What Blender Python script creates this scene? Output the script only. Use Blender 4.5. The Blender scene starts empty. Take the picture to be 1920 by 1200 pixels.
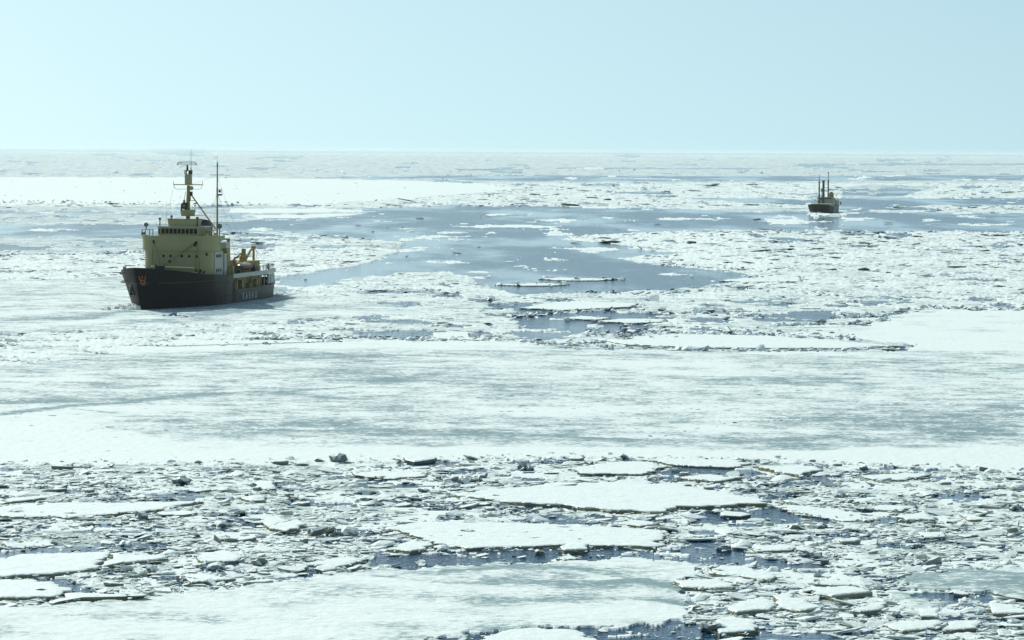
import bpy, bmesh, math, random
import numpy as np
from mathutils import Vector, Matrix, Quaternion
SC = bpy.context.scene
COL = SC.collection
rnd = random.Random(7)
rng = np.random.default_rng(11)
R = math.radians

# ---------------------------------------------------------------- camera, sky, sun, exposure
H = 29.5                     # eye height above the sea
F = 6500.0                   # focal length in 1920-wide pixels
PITCH = math.atan(317.0 / F)
ROLL = math.atan(10.0 / 1920.0)
cam = bpy.data.cameras.new('camera'); camo = bpy.data.objects.new('camera', cam); COL.objects.link(camo)
cam.sensor_width = 36.0; cam.lens = F / 1920.0 * 36.0; cam.clip_start = 1.0; cam.clip_end = 200000.0
CM = Matrix.Rotation(math.pi / 2 - PITCH, 4, 'X') @ Matrix.Rotation(ROLL, 4, 'Z')
camo.matrix_world = Matrix.Translation((0, 0, H)) @ CM
SC.camera = camo
SUN_AZ, SUN_EL = R(37.0), R(36.0)         # left of the view direction, in front of the camera
W = bpy.data.worlds.new('World'); SC.world = W; W.use_nodes = True
wn, wl = W.node_tree.nodes, W.node_tree.links
bg = wn['Background']; sky = wn.new('ShaderNodeTexSky'); sky.sky_type = 'NISHITA'; sky.sun_disc = False
sky.sun_elevation = SUN_EL; sky.sun_rotation = -SUN_AZ
sky.air_density = 1.0; sky.dust_density = 1.0; sky.ozone_density = 3.0; sky.altitude = 0
tint = wn.new('ShaderNodeMix'); tint.data_type = 'RGBA'; tint.blend_type = 'MULTIPLY'; tint.inputs['Factor'].default_value = 1.0
tint.inputs['B'].default_value = (0.91, 0.97, 0.79, 1)
tcw = wn.new('ShaderNodeTexCoord'); mpw = wn.new('ShaderNodeMapping'); mpw.vector_type = 'POINT'
mpw.inputs['Scale'].default_value = (1, 1, 0.9); mpw.inputs['Location'].default_value = (0, 0, 0.18)
wl.new(tcw.outputs['Generated'], mpw.inputs['Vector']); wl.new(mpw.outputs[0], sky.inputs['Vector'])
wl.new(sky.outputs[0], tint.inputs['A']); pale = wn.new('ShaderNodeMix'); pale.data_type = 'RGBA'; pale.inputs['Factor'].default_value = 0.12; pale.inputs['B'].default_value = (6.3, 8.0, 8.0, 1)
wl.new(tint.outputs['Result'], pale.inputs['A']); wl.new(pale.outputs['Result'], bg.inputs['Color'])
bg.inputs['Strength'].default_value = 0.13
sl = bpy.data.lights.new('sun', 'SUN'); sl.energy = 3.5; sl.angle = R(0.5); sl.color = (1.0, 1.0, 0.90)
so = bpy.data.objects.new('sun', sl); COL.objects.link(so)
S = Vector((-math.sin(SUN_AZ) * math.cos(SUN_EL), math.cos(SUN_AZ) * math.cos(SUN_EL), math.sin(SUN_EL)))
so.rotation_euler = S.to_track_quat('Z', 'Y').to_euler(); so.location = (0, 0, 200)
SC.view_settings.view_transform = 'Standard'; SC.view_settings.look = 'None'
SC.view_settings.exposure = 0.13; SC.view_settings.gamma = 1.0; SC.view_settings.use_curve_mapping = False
SC.cycles.use_denoising = True; SC.cycles.max_bounces = 6; SC.cycles.volume_bounces = 1
SC.cycles.use_adaptive_sampling = True; SC.cycles.adaptive_threshold = 0.01
SC.render.film_transparent = False

CR = np.array(CM.to_3x3())
def at(px, py):
    """photograph pixel -> point on the sea surface (arrays or floats)"""
    px = np.asarray(px, float); py = np.asarray(py, float)
    d = np.stack([(px - 960.0) / F, (600.0 - py) / F, -np.ones_like(px)], -1) @ CR.T
    t = H / np.maximum(-d[..., 2], 1e-9)
    return d[..., 0] * t, d[..., 1] * t

# ---------------------------------------------------------------- helpers
def tag(o, label=None, cat=None, group=None, kind=None):
    if label: o['label'] = label
    if cat: o['category'] = cat
    if group: o['group'] = group
    if kind: o['kind'] = kind
    return o
def empty(name, M):
    o = bpy.data.objects.new(name, None); COL.objects.link(o); o.matrix_world = M; return o
def link(name, me, parent=None, mats=None):
    o = bpy.data.objects.new(name, me); COL.objects.link(o)
    if parent is not None: o.parent = parent
    if mats is not None:
        for m in (mats if isinstance(mats, (list, tuple)) else [mats]):
            me.materials.append(m)
    return o

def _h(ix, iy, s):
    n = (ix.astype(np.int64) * 374761393 + iy.astype(np.int64) * 668265263 + s * 1442695041) & 0x7fffffff
    n = ((n ^ (n >> 13)) * 1274126177) & 0x7fffffff
    return ((n ^ (n >> 16)) & 0xffff) / 65535.0
def vnoise(x, y, s=0):
    x = np.asarray(x, float); y = np.asarray(y, float)
    ix = np.floor(x); iy = np.floor(y); fx = x - ix; fy = y - iy
    fx = fx * fx * (3 - 2 * fx); fy = fy * fy * (3 - 2 * fy)
    ix = ix.astype(np.int64); iy = iy.astype(np.int64)
    a = _h(ix, iy, s); b = _h(ix + 1, iy, s); c = _h(ix, iy + 1, s); d = _h(ix + 1, iy + 1, s)
    return (a * (1 - fx) + b * fx) * (1 - fy) + (c * (1 - fx) + d * fx) * fy
def fbm(x, y, o=4, s=0, g=0.5):
    t = 0.0; a = 1.0; n = 0.0
    for i in range(o):
        t = t + a * vnoise(x * 2 ** i + 17.3 * i, y * 2 ** i - 9.1 * i, s + i); n += a; a *= g
    return t / n                      # about 0.5 +- 0.15
def sstep(e0, e1, x):
    t = np.clip((x - e0) / (e1 - e0), 0, 1); return t * t * (3 - 2 * t)
def inside(poly, X, Y):
    r = np.zeros(X.shape, bool); n = len(poly)
    xs = [p[0] for p in poly]; ys = [p[1] for p in poly]
    bb = (X > min(xs)) & (X < max(xs)) & (Y > min(ys)) & (Y < max(ys))
    if not bb.any(): return r
    x = X[bb]; y = Y[bb]; q = np.zeros(x.shape, bool)
    for i in range(n):
        x1, y1 = poly[i]; x2, y2 = poly[(i + 1) % n]
        if y1 == y2: continue
        c = ((y1 > y) != (y2 > y)) & (x < (x2 - x1) * (y - y1) / (y2 - y1) + x1)
        q ^= c
    r[bb] = q; return r

# ---------------------------------------------------------------- materials
def newmat(name):
    m = bpy.data.materials.new(name); m.use_nodes = True
    nt = m.node_tree; return m, nt.nodes, nt.links, nt.nodes['Principled BSDF']
def noise_node(n, l, scale, det=4, rough=0.55, vec=None):
    t = n.new('ShaderNodeTexNoise'); t.inputs['Scale'].default_value = scale
    t.inputs['Detail'].default_value = det; t.inputs['Roughness'].default_value = rough
    if vec is None:
        g = n.new('ShaderNodeNewGeometry'); vec = g.outputs['Position']
    l.new(vec, t.inputs['Vector']); return t.outputs['Fac']
def ramp(n, l, src, a, b, v0=0.0, v1=1.0):
    r = n.new('ShaderNodeMapRange'); r.interpolation_type = 'SMOOTHSTEP'
    for k, v in zip(('From Min', 'From Max', 'To Min', 'To Max'), (a, b, v0, v1)): r.inputs[k].default_value = v
    l.new(src, r.inputs['Value']); return r.outputs['Result']
def mixc(n, l, fac, a, b, mode='MIX'):
    m = n.new('ShaderNodeMix'); m.data_type = 'RGBA'; m.blend_type = mode
    if isinstance(fac, float): m.inputs['Factor'].default_value = fac
    else: l.new(fac, m.inputs['Factor'])
    for k, v in (('A', a), ('B', b)):
        if isinstance(v, tuple): m.inputs[k].default_value = (*v, 1)
        else: l.new(v, m.inputs[k])
    return m.outputs['Result']
def math_(n, l, op, a, b=None):
    m = n.new('ShaderNodeMath'); m.operation = op
    for i, v in enumerate((a, b)):
        if v is None: continue
        if isinstance(v, (int, float)): m.inputs[i].default_value = v
        else: l.new(v, m.inputs[i])
    return m.outputs[0]
def bump(n, l, p, h, strength, dist):
    b = n.new('ShaderNodeBump'); b.inputs['Strength'].default_value = strength; b.inputs['Distance'].default_value = dist
    l.new(h, b.inputs['Height']); l.new(b.outputs[0], p.inputs['Normal'])

SNOW = (0.79, 0.86, 0.84); THIN = (0.16, 0.265, 0.30); SLUSH = (0.30, 0.40, 0.36); BLUEICE = (0.36, 0.50, 0.55)
def mat_sea_ice():
    m, n, l, p = newmat('snow_covered_sea_ice')
    a = n.new('ShaderNodeAttribute'); a.attribute_name = 'grey'
    b = n.new('ShaderNodeAttribute'); b.attribute_name = 'green'
    fine = noise_node(n, l, 0.9, 5, 0.65)
    fine2 = noise_node(n, l, 6.0, 3, 0.6)
    g = math_(n, l, 'ADD', a.outputs['Fac'], math_(n, l, 'MULTIPLY', math_(n, l, 'SUBTRACT', fine, 0.5), 0.5))
    mp = n.new('ShaderNodeMapping'); gg = n.new('ShaderNodeNewGeometry'); l.new(gg.outputs['Position'], mp.inputs['Vector']); mp.inputs['Scale'].default_value = (.9, 1.0, 1)
    mp.inputs['Rotation'].default_value = (0, 0, R(5))
    s1 = noise_node(n, l, 0.22, 7, 0.68, mp.outputs['Vector']); s2 = noise_node(n, l, 0.07, 5, 0.6, mp.outputs['Vector']); s3 = noise_node(n, l, 1.5, 6, 0.75, mp.outputs['Vector'])
    st = math_(n, l, 'ADD', math_(n, l, 'MULTIPLY', math_(n, l, 'SUBTRACT', s1, 0.5), 3.4), math_(n, l, 'MULTIPLY', math_(n, l, 'SUBTRACT', s2, 0.5), 1.1))
    st = math_(n, l, 'ADD', st, math_(n, l, 'MULTIPLY', math_(n, l, 'SUBTRACT', s3, 0.5), 3.8))
    g = math_(n, l, 'ADD', g, math_(n, l, 'MULTIPLY', st, ramp(n, l, a.outputs['Fac'], 0.0, 0.35, 0.10, 1.0)))
    g = ramp(n, l, g, 0.0, 1.15)
    dark = mixc(n, l, b.outputs['Fac'], THIN, SLUSH)
    c = mixc(n, l, g, SNOW, dark)
    c = mixc(n, l, ramp(n, l, fine2, 0.35, 0.65, 0.0, 0.10), c, (0.45, 0.52, 0.54))
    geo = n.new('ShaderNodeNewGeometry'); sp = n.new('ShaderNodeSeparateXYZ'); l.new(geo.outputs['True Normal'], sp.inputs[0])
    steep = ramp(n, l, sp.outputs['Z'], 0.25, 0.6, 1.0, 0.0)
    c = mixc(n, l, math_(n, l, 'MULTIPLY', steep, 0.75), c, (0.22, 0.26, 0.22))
    l.new(c, p.inputs['Base Color']); p.inputs['Roughness'].default_value = 0.75
    p.inputs['Specular IOR Level'].default_value = 0.25
    drift = noise_node(n, l, 0.8, 5, 0.6, mp.outputs['Vector'])
    bump(n, l, p, math_(n, l, 'ADD', drift, math_(n, l, 'MULTIPLY', fine2, 0.15)), 0.8, 0.22)
    return m
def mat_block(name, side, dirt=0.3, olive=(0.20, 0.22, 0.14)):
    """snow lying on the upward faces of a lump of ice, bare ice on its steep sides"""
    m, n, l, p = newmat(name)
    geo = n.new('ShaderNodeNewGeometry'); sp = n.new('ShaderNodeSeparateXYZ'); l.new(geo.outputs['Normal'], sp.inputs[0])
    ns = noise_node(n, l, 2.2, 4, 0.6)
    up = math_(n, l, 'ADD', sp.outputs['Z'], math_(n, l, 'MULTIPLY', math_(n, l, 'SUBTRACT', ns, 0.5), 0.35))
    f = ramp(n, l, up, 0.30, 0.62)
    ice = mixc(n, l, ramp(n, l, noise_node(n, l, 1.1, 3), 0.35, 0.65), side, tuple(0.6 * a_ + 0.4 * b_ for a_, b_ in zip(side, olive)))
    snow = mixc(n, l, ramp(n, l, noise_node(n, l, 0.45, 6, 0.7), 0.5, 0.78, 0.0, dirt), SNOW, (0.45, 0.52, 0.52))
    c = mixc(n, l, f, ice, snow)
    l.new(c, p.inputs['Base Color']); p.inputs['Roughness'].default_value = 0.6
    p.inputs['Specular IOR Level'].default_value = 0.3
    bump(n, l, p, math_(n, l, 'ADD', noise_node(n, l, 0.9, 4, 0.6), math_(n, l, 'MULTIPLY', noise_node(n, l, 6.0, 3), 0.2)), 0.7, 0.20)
    return m
def mat_water():
    m, n, l, p = newmat('cold_sea_water')
    g = n.new('ShaderNodeNewGeometry'); mp = n.new('ShaderNodeMapping'); l.new(g.outputs['Position'], mp.inputs['Vector'])
    mp.inputs['Scale'].default_value = (1.0, 0.22, 1.0); mp.inputs['Rotation'].default_value = (0, 0, R(14))
    big = noise_node(n, l, 0.016, 5, 0.6, mp.outputs['Vector'])
    calm = ramp(n, l, big, 0.44, 0.56)                     # wind-ruffled and slick patches
    p.inputs['Base Color'].default_value = (0.004, 0.050, 0.110, 1)
    l.new(ramp(n, l, big, 0.42, 0.60, 0.16, 0.07), p.inputs['Roughness'])
    p.inputs['IOR'].default_value = 1.25
    w1 = noise_node(n, l, 0.55, 3, 0.6); w2 = noise_node(n, l, 2.6, 2, 0.5)
    h = math_(n, l, 'ADD', w1, math_(n, l, 'MULTIPLY', w2, 0.08))
    b = n.new('ShaderNodeBump'); b.inputs['Distance'].default_value = 0.65
    l.new(math_(n, l, 'SUBTRACT', 1.0, math_(n, l, 'MULTIPLY', calm, 0.8)), b.inputs['Strength'])
    l.new(h, b.inputs['Height']); l.new(b.outputs[0], p.inputs['Normal'])
    return m
def paint(name, col, rough=0.45, wear=(0.25, 0.18, 0.1), amt=0.25, spec=0.5, scale=0.8):
    m, n, l, p = newmat(name)
    tc = n.new('ShaderNodeTexCoord'); mp = n.new('ShaderNodeMapping'); l.new(tc.outputs['Object'], mp.inputs['Vector'])
    mp.inputs['Scale'].default_value = (1, 1, 0.25)
    f = ramp(n, l, noise_node(n, l, scale * 1.6, 6, 0.65, mp.outputs['Vector']), 0.52, 0.78, 0.0, amt)
    f2 = ramp(n, l, noise_node(n, l, scale * 0.3, 2, 0.5, tc.outputs['Object']), 0.3, 0.7, 0.0, 0.18)
    c = mixc(n, l, f2, col, tuple(x * 0.6 for x in col))
    l.new(mixc(n, l, f, c, wear), p.inputs['Base Color'])
    p.inputs['Roughness'].default_value = rough; p.inputs['Specular IOR Level'].default_value = spec
    return m
def plain(name, col, rough=0.5, metal=0.0, spec=0.5):
    m, n, l, p = newmat(name); 
    f = ramp(n, l, noise_node(n, l, 3.0, 3), 0.3, 0.7)
    l.new(mixc(n, l, f, col, tuple(x * 0.8 for x in col)), p.inputs['Base Color'])
    p.inputs['Roughness'].default_value = rough; p.inputs['Metallic'].default_value = metal
    p.inputs['Specular IOR Level'].default_value = spec; return m

M_ICE = mat_sea_ice()
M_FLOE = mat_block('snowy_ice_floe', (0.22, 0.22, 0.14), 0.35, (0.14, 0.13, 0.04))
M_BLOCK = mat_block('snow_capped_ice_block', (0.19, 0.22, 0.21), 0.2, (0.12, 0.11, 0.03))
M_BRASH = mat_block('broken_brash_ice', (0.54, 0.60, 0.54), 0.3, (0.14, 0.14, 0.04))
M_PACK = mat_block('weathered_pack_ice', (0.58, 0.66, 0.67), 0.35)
M_WATER = mat_water()

# ---------------------------------------------------------------- haze (air fading the far ice)
def box_mesh(name, lo, hi):
    (x0, y0, z0), (x1, y1, z1) = lo, hi
    me = bpy.data.meshes.new(name)
    me.from_pydata([(x0,y0,z0),(x1,y0,z0),(x1,y1,z0),(x0,y1,z0),(x0,y0,z1),(x1,y0,z1),(x1,y1,z1),(x0,y1,z1)], [],
                   [(3,2,1,0),(4,5,6,7),(0,1,5,4),(1,2,6,5),(2,3,7,6),(3,0,4,7)])
    return me
HAZE = True
if HAZE:
    hm = bpy.data.materials.new('pale_sea_haze'); hm.use_nodes = True
    hn = hm.node_tree; hn.nodes.remove(hn.nodes['Principled BSDF'])
    vol = hn.nodes.new('ShaderNodeVolumePrincipled'); vol.inputs['Color'].default_value = (0.86, 0.97, 1.0, 1)
    vol.inputs['Density'].default_value = 0.000021; vol.inputs['Anisotropy'].default_value = 0.25
    hn.links.new(vol.outputs[0], hn.nodes['Material Output'].inputs['Volume'])
    hz = link('haze', box_mesh('haze', (-70000, -3000, -2.6), (70000, 92000, H + 7.0)), None, hm)
    tag(hz, kind='stuff')

# ---------------------------------------------------------------- the sea
me = bpy.data.meshes.new('sea_water')
me.from_pydata([(-65000,-2500,0),(65000,-2500,0),(65000,90000,0),(-65000,90000,0)], [], [(0,1,2,3)])
tag(link('sea_water', me, None, M_WATER), kind='structure')

# ---------------------------------------------------------------- ice map: traced regions of the photograph's sea
L_, R_ = -900, 2900
ZONES = [
 # (type, polygon)   later ones lie over earlier ones
 ('farpack', [(L_,250),(R_,250),(R_,345),(L_,345)]),
 ('pack', [(L_,343),(R_,343),(R_,392),(1560,390),(1300,392),(960,388),(700,390),(L_,390)]),
 ('thin', [(L_,383),(270,388),(480,386),(640,392),(600,400),(415,412),(0,420),(L_,424)]),
 ('water', [(L_,404),(150,400),(300,404),(520,396),(700,396),(L_,399)]),
 ('water', [(L_,424),(0,420),(270,422),(415,416),(560,413),(690,400),(680,391),(760,388),(960,388),(1120,387),(1300,392),(1380,398),
            (1530,400),(1700,408),(R_,412),(R_,436),(1600,429),(1470,427),(1320,428),(1230,432),(1060,452),(900,470),(745,475),
            (760,455),(700,447),(600,440),(415,432),(270,446),(120,446),(0,444),(L_,446)]),
 ('thin', [(L_,446),(0,444),(270,448),(270,470),(0,482),(L_,482)]),
 ('loose', [(L_,480),(60,478),(270,470),(415,432),(560,434),(700,444),(760,447),(740,462),(640,468),(590,474),(L_,500)]),
 ('pack', [(L_,484),(0,482),(270,474),(500,464),(700,466),(752,470),(700,489),(640,502),(560,513),(515,522),(515,600),(235,520),(0,527),(L_,530)]),
 ('pack', [(1060,446),(1110,438),(1230,432),(1320,428),(1600,427),(R_,436),(R_,640),(1230,640),(900,640),(820,600),(620,560),(520,552),(560,541),
           (640,529),(700,519),(780,511),(900,512),(940,540),(1000,552),(1290,545),(1420,520),(1240,498),(1160,470)]),
 ('loose', [(560,560),(760,540),(940,560),(1300,560),(1560,560),(1700,600),(1600,620),(1200,650),(600,640),(200,650),(300,612),(560,595)]),
 ('water', [(700,490),(745,475),(900,462),(1060,448),(1090,446),(1160,456),(1260,470),(1180,482),(1150,486),(1260,500),(1350,507),(1424,517),(1350,521),
            (1290,536),(1210,545),(1150,549),(1060,551),(970,555),(900,535),(880,520),(830,509),(760,511),(700,518),(640,527),(560,540),(500,556),(505,530),(560,515),(640,503)]),
 ('tongue', [(1075,446),(1130,438),(1260,433),(1400,440),(1420,470),(1300,476),(1240,472),(1180,462),(1110,452)]),
 ('tongue', [(1165,487),(1220,480),(1330,476),(1460,480),(1460,512),(1350,503),(1240,495)]),
 ('water', [(1160,463),(1230,471),(1290,474),(1265,479),(1200,476)]),
 ('water', [(962,572),(1040,580),(1140,582),(1215,590),(1190,602),(1110,604),(1092,622),(1010,641),(965,625),(985,598)]),
 ('water', [(1080,616),(1140,606),(1222,610),(1228,622),(1190,632),(1150,625)]),
 ('water', [(1450,586),(1568,582),(1572,597),(1530,603),(1450,592)]),
 ('water', [(668,626),(740,622),(806,626),(800,637),(664,633)]),
 ('water', [(1060,540),(1120,520),(1300,524),(1420,518),(1440,524),(1350,530),(1290,540),(1200,547)]),
 ('sheet0', [(L_,331),(400,333),(700,337),(900,344),(962,353),(900,361),(760,372),(600,382),(430,384),(200,382),(L_,380)]),
 ('sheet0', [(470,404),(700,400),(860,401),(878,404),(850,409),(600,408),(480,410)]),
 ('sheet0', [(430,392),(600,391),(712,396),(600,399),(430,400)]),
 ('loose', [(1560,372),(1700,376),(1920,380),(R_,384),(R_,404),(1800,402),(1680,394),(1600,400)]),
 ('water', [(1270,371),(1460,372),(1520,376),(1512,384),(1400,380)]),
 ('thin', [(1575,352),(1640,346),(1760,350),(1700,366),(1640,376),(1580,376)]),
 ('water', [(1575,373),(1700,370),(1900,371),(2900,372),(2900,385),(1760,384),(1680,388),(1620,398),(1576,399)]),
 ('water', [(1700,374),(1920,376),(R_,380),(R_,384),(1760,381)]),
 ('water', [(1560,402),(1700,408),(R_,414),(R_,430),(1600,428)]),
 ('water', [(560,333),(840,329),(1400,330.5),(1920,328),(R_,326),(R_,336),(1920,338),(1400,339.5),(960,340),(800,335)]),
 ('water', [(1040,314.5),(1440,315),(1440,317),(1040,317)]),
 ('water', [(1500,307),(R_,306.5),(R_,309.5),(1500,309)]),
 ('sheet1', [(L_,530),(0,527),(235,531),(262,575),(300,592),(420,596),(520,574),(640,566),(800,578),(880,588),(700,592),(520,603),(300,606),(180,620),(0,627),(L_,640)]),
 ('pack', [(L_,640),(0,627),(180,621),(300,607),(520,603),(700,600),(660,624),(620,640),(500,646),(320,653),(200,666),(60,684),(L_,700)]),
 ('sheet0', [(230,655),(270,647),(330,640),(480,639),(640,643),(500,647),(320,655)]),
 ('sheet2', [(L_,700),(0,690),(60,683),(200,665),(320,652),(500,645),(640,641),(820,642),(960,643),(1000,648),(1080,655),(1200,659),(1400,662),(1600,662),
             (1700,657),(1735,650),(1640,640),(1480,630),(1520,619),(1620,612),(1676,604),(1640,597),(1700,587),(1920,584),(R_,584),
             (R_,886),(1920,884),(1800,880),(1700,876),(1500,868),(1300,864),(1180,859),(1000,860),(820,866),(600,868),(450,872),(250,870),(0,874),(L_,874)]),
 ('slush', [(L_,874),(0,874),(250,871),(450,872),(600,868),(820,866),(1000,860),(1180,859),(1300,866),(1500,869),(1700,877),(1920,885),(R_,887),(R_,1500),(L_,1500)]),
 ('water', [(760,862),(840,862),(850,874),(756,872)]),
 ('water', [(1400,952),(1445,950),(1500,965),(1580,981),(1480,985),(1390,975),(1330,985),(1270,985),(1330,965)]),
 ('water', [(700,1045),(880,1030),(1240,1030),(1345,1012),(1400,1040),(1560,1065),(1560,1075),(1440,1062),(1320,1060),(1100,1050),(850,1062),(790,1070),(700,1062)]),
 ('water', [(30,1086),(135,1076),(140,1100),(240,1118),(260,1135),(120,1141),(20,1140),(110,1124),(115,1104)]),
 ('water', [(380,1010),(0,1050),(-200,1055),(-200,1035),(0,1032),(140,1028)]),
 ('water', [(690,1062),(500,1090),(400,1106),(560,1075),(600,1066)]),
 ('water', [(1180,1176),(1280,1165),(1400,1180),(1500,1190),(1640,1200),(1640,1240),(820,1240),(880,1192),(1000,1182)]),
 ('water', [(1260,875),(1400,876),(1420,892),(1300,890),(1230,893)]),
 ('water', [(1640,1110),(1700,1115),(1790,1108),(1880,1122),(1840,1128),(1700,1130)]),
 ('sheet3', [(L_,1150),(0,1140),(150,1135),(300,1118),(450,1100),(600,1083),(700,1070),(780,1069),(850,1063),(980,1058),(1100,1051),(1200,1048),(1322,1062),
             (1292,1085),(1265,1102),(1284,1122),(1302,1150),(1288,1165),(1240,1176),(1150,1179),(1000,1180),(900,1190),(820,1202),(700,1230),(500,1300),(L_,1500)]),
 ('water', [(1480,397),(1530,400),(1580,400),(1640,402),(1640,424),(1440,424),(1460,404)]),
 ('shaded_slush', [(262,580),(300,587),(360,592),(420,592),(480,586),(538,573),(545,560),(530,546),(508,540),(400,560)]),  # slush beside the hull, its shadow put into the dark colour
 ('water', [(700,399),(760,389),(960,388),(1300,393),(1380,397),(1520,398),(1700,399),(2900,402),(2900,437),(1700,434),(1470,432),(1330,432),(1230,436),(1100,441),(1060,450),(1000,458),(880,472),(745,477),(765,455),(700,447),(560,438),(415,432),(415,417),(560,413)]),
 ('tongue', [(1060,450),(1130,439),(1200,437),(1260,440),(1200,452),(1110,453)]),
 ('sheet0', [(845,424),(1010,422),(1060,424),(1010,427),(900,428)]),
 ('sheet0', [(1000,412),(1060,411),(1105,414),(1040,416)]),
 ('sheet4', [(1698,1090),(1740,1075),(1800,1067),(1920,1066),(2100,1060),(2200,1100),(2050,1130),(1920,1126),(1870,1118),(1790,1106),(1720,1104)]),
 ('sheet4', [(1660,1112),(1690,1108),(1740,1130),(1800,1132),(1760,1142),(1700,1142),(1670,1130)]),
]
PROP = {  # ice cover, rubble height, grey, green, scatter density
 'farpack': (0.95, 0.4, 0.48, 0.0, 0.0), 'pack': (0.93, 1.0, 0.20, 0.1, 1.0), 'loose': (0.66, 0.7, 0.30, 0.25, 0.8),  # farpack grey: distance haze put into the ice colour
 'tongue': (0.99, 1.1, 0.05, 0.1, 1.2),
 'thin': (0.72, 0.1, 0.55, 0.0, 0.10), 'water': (0.04, 0.5, 0.1, 0.0, 0.012),
 'sheet0': (1.5, 0.05, 0.0, 0.0, 0.01), 'sheet1': (1.5, 0.05, 0.36, 0.05, 0.01), 'sheet2': (1.5, 0.04, 0.41, 0.1, 0.0),
 'sheet3': (1.5, 0.04, 0.26, 0.2, 0.0), 'sheet4': (1.5, 0.02, 0.80, 0.25, 0.0), 'shaded_slush': (1.5, 0.3, 1.6, 0.0, 0.0), 'slush': (0.76, 0.12, 0.20, 0.7, 1.0),
}
TYPES = list(PROP)
def horizon_y(px): return 278.0 + 10.0 * px / 1920.0
def zone_of(px, py):
    q = np.maximum(py - horizon_y(px), 1.0)
    k = np.clip(q / 300.0, 0.15, 3.0)
    wx = px + (fbm(px / 40, py / 7, 3, 5) - 0.5) * 44 * np.clip(k, 0.4, 1.2)
    wy = py + (fbm(px / 30, py / 9, 4, 9) - 0.5) * 9 * k ** 0.8
    z = np.full(px.shape, TYPES.index('farpack'))
    for t, poly in ZONES: z[inside(poly, wx, wy)] = TYPES.index(t)
    return z
PR = np.array([PROP[t] for t in TYPES])

# ---- the ice sheet itself: one relief grid fanning out from the viewer's position, finer near by
cols = np.linspace(-520, 2440, 1060)
q = np.concatenate([np.linspace(5.5, 40, 46), np.linspace(41, 330, 270)[0:], np.linspace(331.2, 600, 190), np.linspace(601.5, 1010, 260)])
PX, Q = np.meshgrid(cols, q)
PY = Q + horizon_y(PX)
GX, GY = at(PX, PY)
Z = zone_of(PX, PY)
prop = PR[Z]; cov, rub, grey, green = (prop[..., i] for i in range(4))
D = np.sqrt(GX ** 2 + GY ** 2)
lx = PX / 70.0; ly = Q / 7.0
nn = fbm(lx, ly, 5, 21, 0.6); nn = np.clip((nn - 0.5) * 2.6 + 0.5, 0, 1)       # roughly uniform
present = sstep(-0.04, 0.04, cov - nn)
rubble = fbm(PX / 5.0, Q / 1.8, 3, 33, 0.7)
rub_far = fbm(GX * 0.9, GY * 0.25, 4, 41, 0.6)
hgt = 0.10 + rub * (np.maximum(rubble - 0.48, 0) * 0.45 + (rub_far - 0.5) * 0.22) * np.clip(D / 600, 0.45, 2.2)
hgt = hgt + 0.05 * fbm(GX / 6, GY / 6, 3, 51) * (cov > 1.2)
slush = (Z == TYPES.index('slush'))
hgt = np.where(slush, 0.010 + 0.10 * np.maximum(fbm(GX / 1.3, GY / 2.2, 4, 61, 0.6) - 0.5, -0.05), hgt)
ZZ = np.where(present > 0.5, hgt, -0.35)
# bare-ice streaks and thin grey patches (albedo of the ice), plus painted far haze and hull shade
st = fbm(GX / 16 + GY / 90, GY / 14, 5, 71, 0.6)
st2 = fbm(GX / 7, GY / 10, 4, 81, 0.6)
g = grey + (st - 0.5) * 0.8 * np.where(cov > 1.2, 1.0, 0.3) * (grey > 0.05) + (st2 - 0.5) * 0.8 * (grey > 0.05)
sh2 = Z == TYPES.index('sheet2')
def blob(cx, cy, rx, ry): return np.exp(-(((PX - cx) / rx) ** 2 + ((PY - cy) / ry) ** 2))
g = g - sh2 * (0.75 * sstep(832, 858, PY - 0.012 * (960 - PX) * 0) + 0.35 * sstep(670, 645, PY))
g = g - sh2 * 0.55 * blob(60, 820, 330, 42)
for cx, cy, rx, ry, v in [(520,668,180,9,.35),(640,700,200,10,.35),(760,712,160,9,.4),(560,795,130,8,.4),(300,792,120,10,.4),(450,812,170,9,.45),
        (860,815,260,9,.35),(1000,768,200,10,-.25),(1480,838,110,14,.65),(1780,810,230,36,.42),(1640,780,190,12,.3),(1300,832,120,8,.4),(120,752,200,9,.35),
        (1300,690,300,14,-.18),(1250,775,220,12,-.35),(1700,640,220,22,-.15),(1350,806,140,9,-.4),(1820,745,130,8,-.2),(1560,715,120,6,.2),(700,745,300,10,.12)]:
    g = g + sh2 * v * blob(cx, cy, rx, ry)
def streak(pts, w):
    """a refrozen crack: grey line through the sheet"""
    d = np.full(PX.shape, 1e9)
    for (x1, y1), (x2, y2) in zip(pts, pts[1:]):
        t = np.clip(((PX - x1) * (x2 - x1) + (PY - y1) * (y2 - y1) * 9) / ((x2 - x1) ** 2 + 9 * (y2 - y1) ** 2), 0, 1)
        d = np.minimum(d, np.hypot((PX - x1 - t * (x2 - x1)) * 0.2, PY + (st2 - 0.5) * 3 - y1 - t * (y2 - y1)))
    return np.clip(1.4 - d / w, 0, 1)
g = g + 1.5 * streak([(-200,790),(0,779),(130,763),(250,755),(340,744),(430,738)], 2.2)
g = g + 1.1 * streak([(0,756),(150,753),(220,750)], 3.0) + 0.9 * streak([(480,807),(700,811),(960,815),(1100,824),(1260,828)], 1.5)
g = g + 0.5 * streak([(480,731),(600,732),(700,722)], 1.2) + 0.5 * streak([(140,768),(215,776)], 1.2)
g = g + 0.5 * streak([(0,600),(150,598),(240,585)], 3) + 0.4 * streak([(240,604),(340,598),(430,600)], 4)
g = g + 0.9 * streak([(915,1090),(1000,1095),(1100,1096),(1200,1092)], 3.6) + 0.7 * streak([(840,1075),(980,1064),(1100,1072),(1200,1090),(1280,1108)], 3.2)
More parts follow.
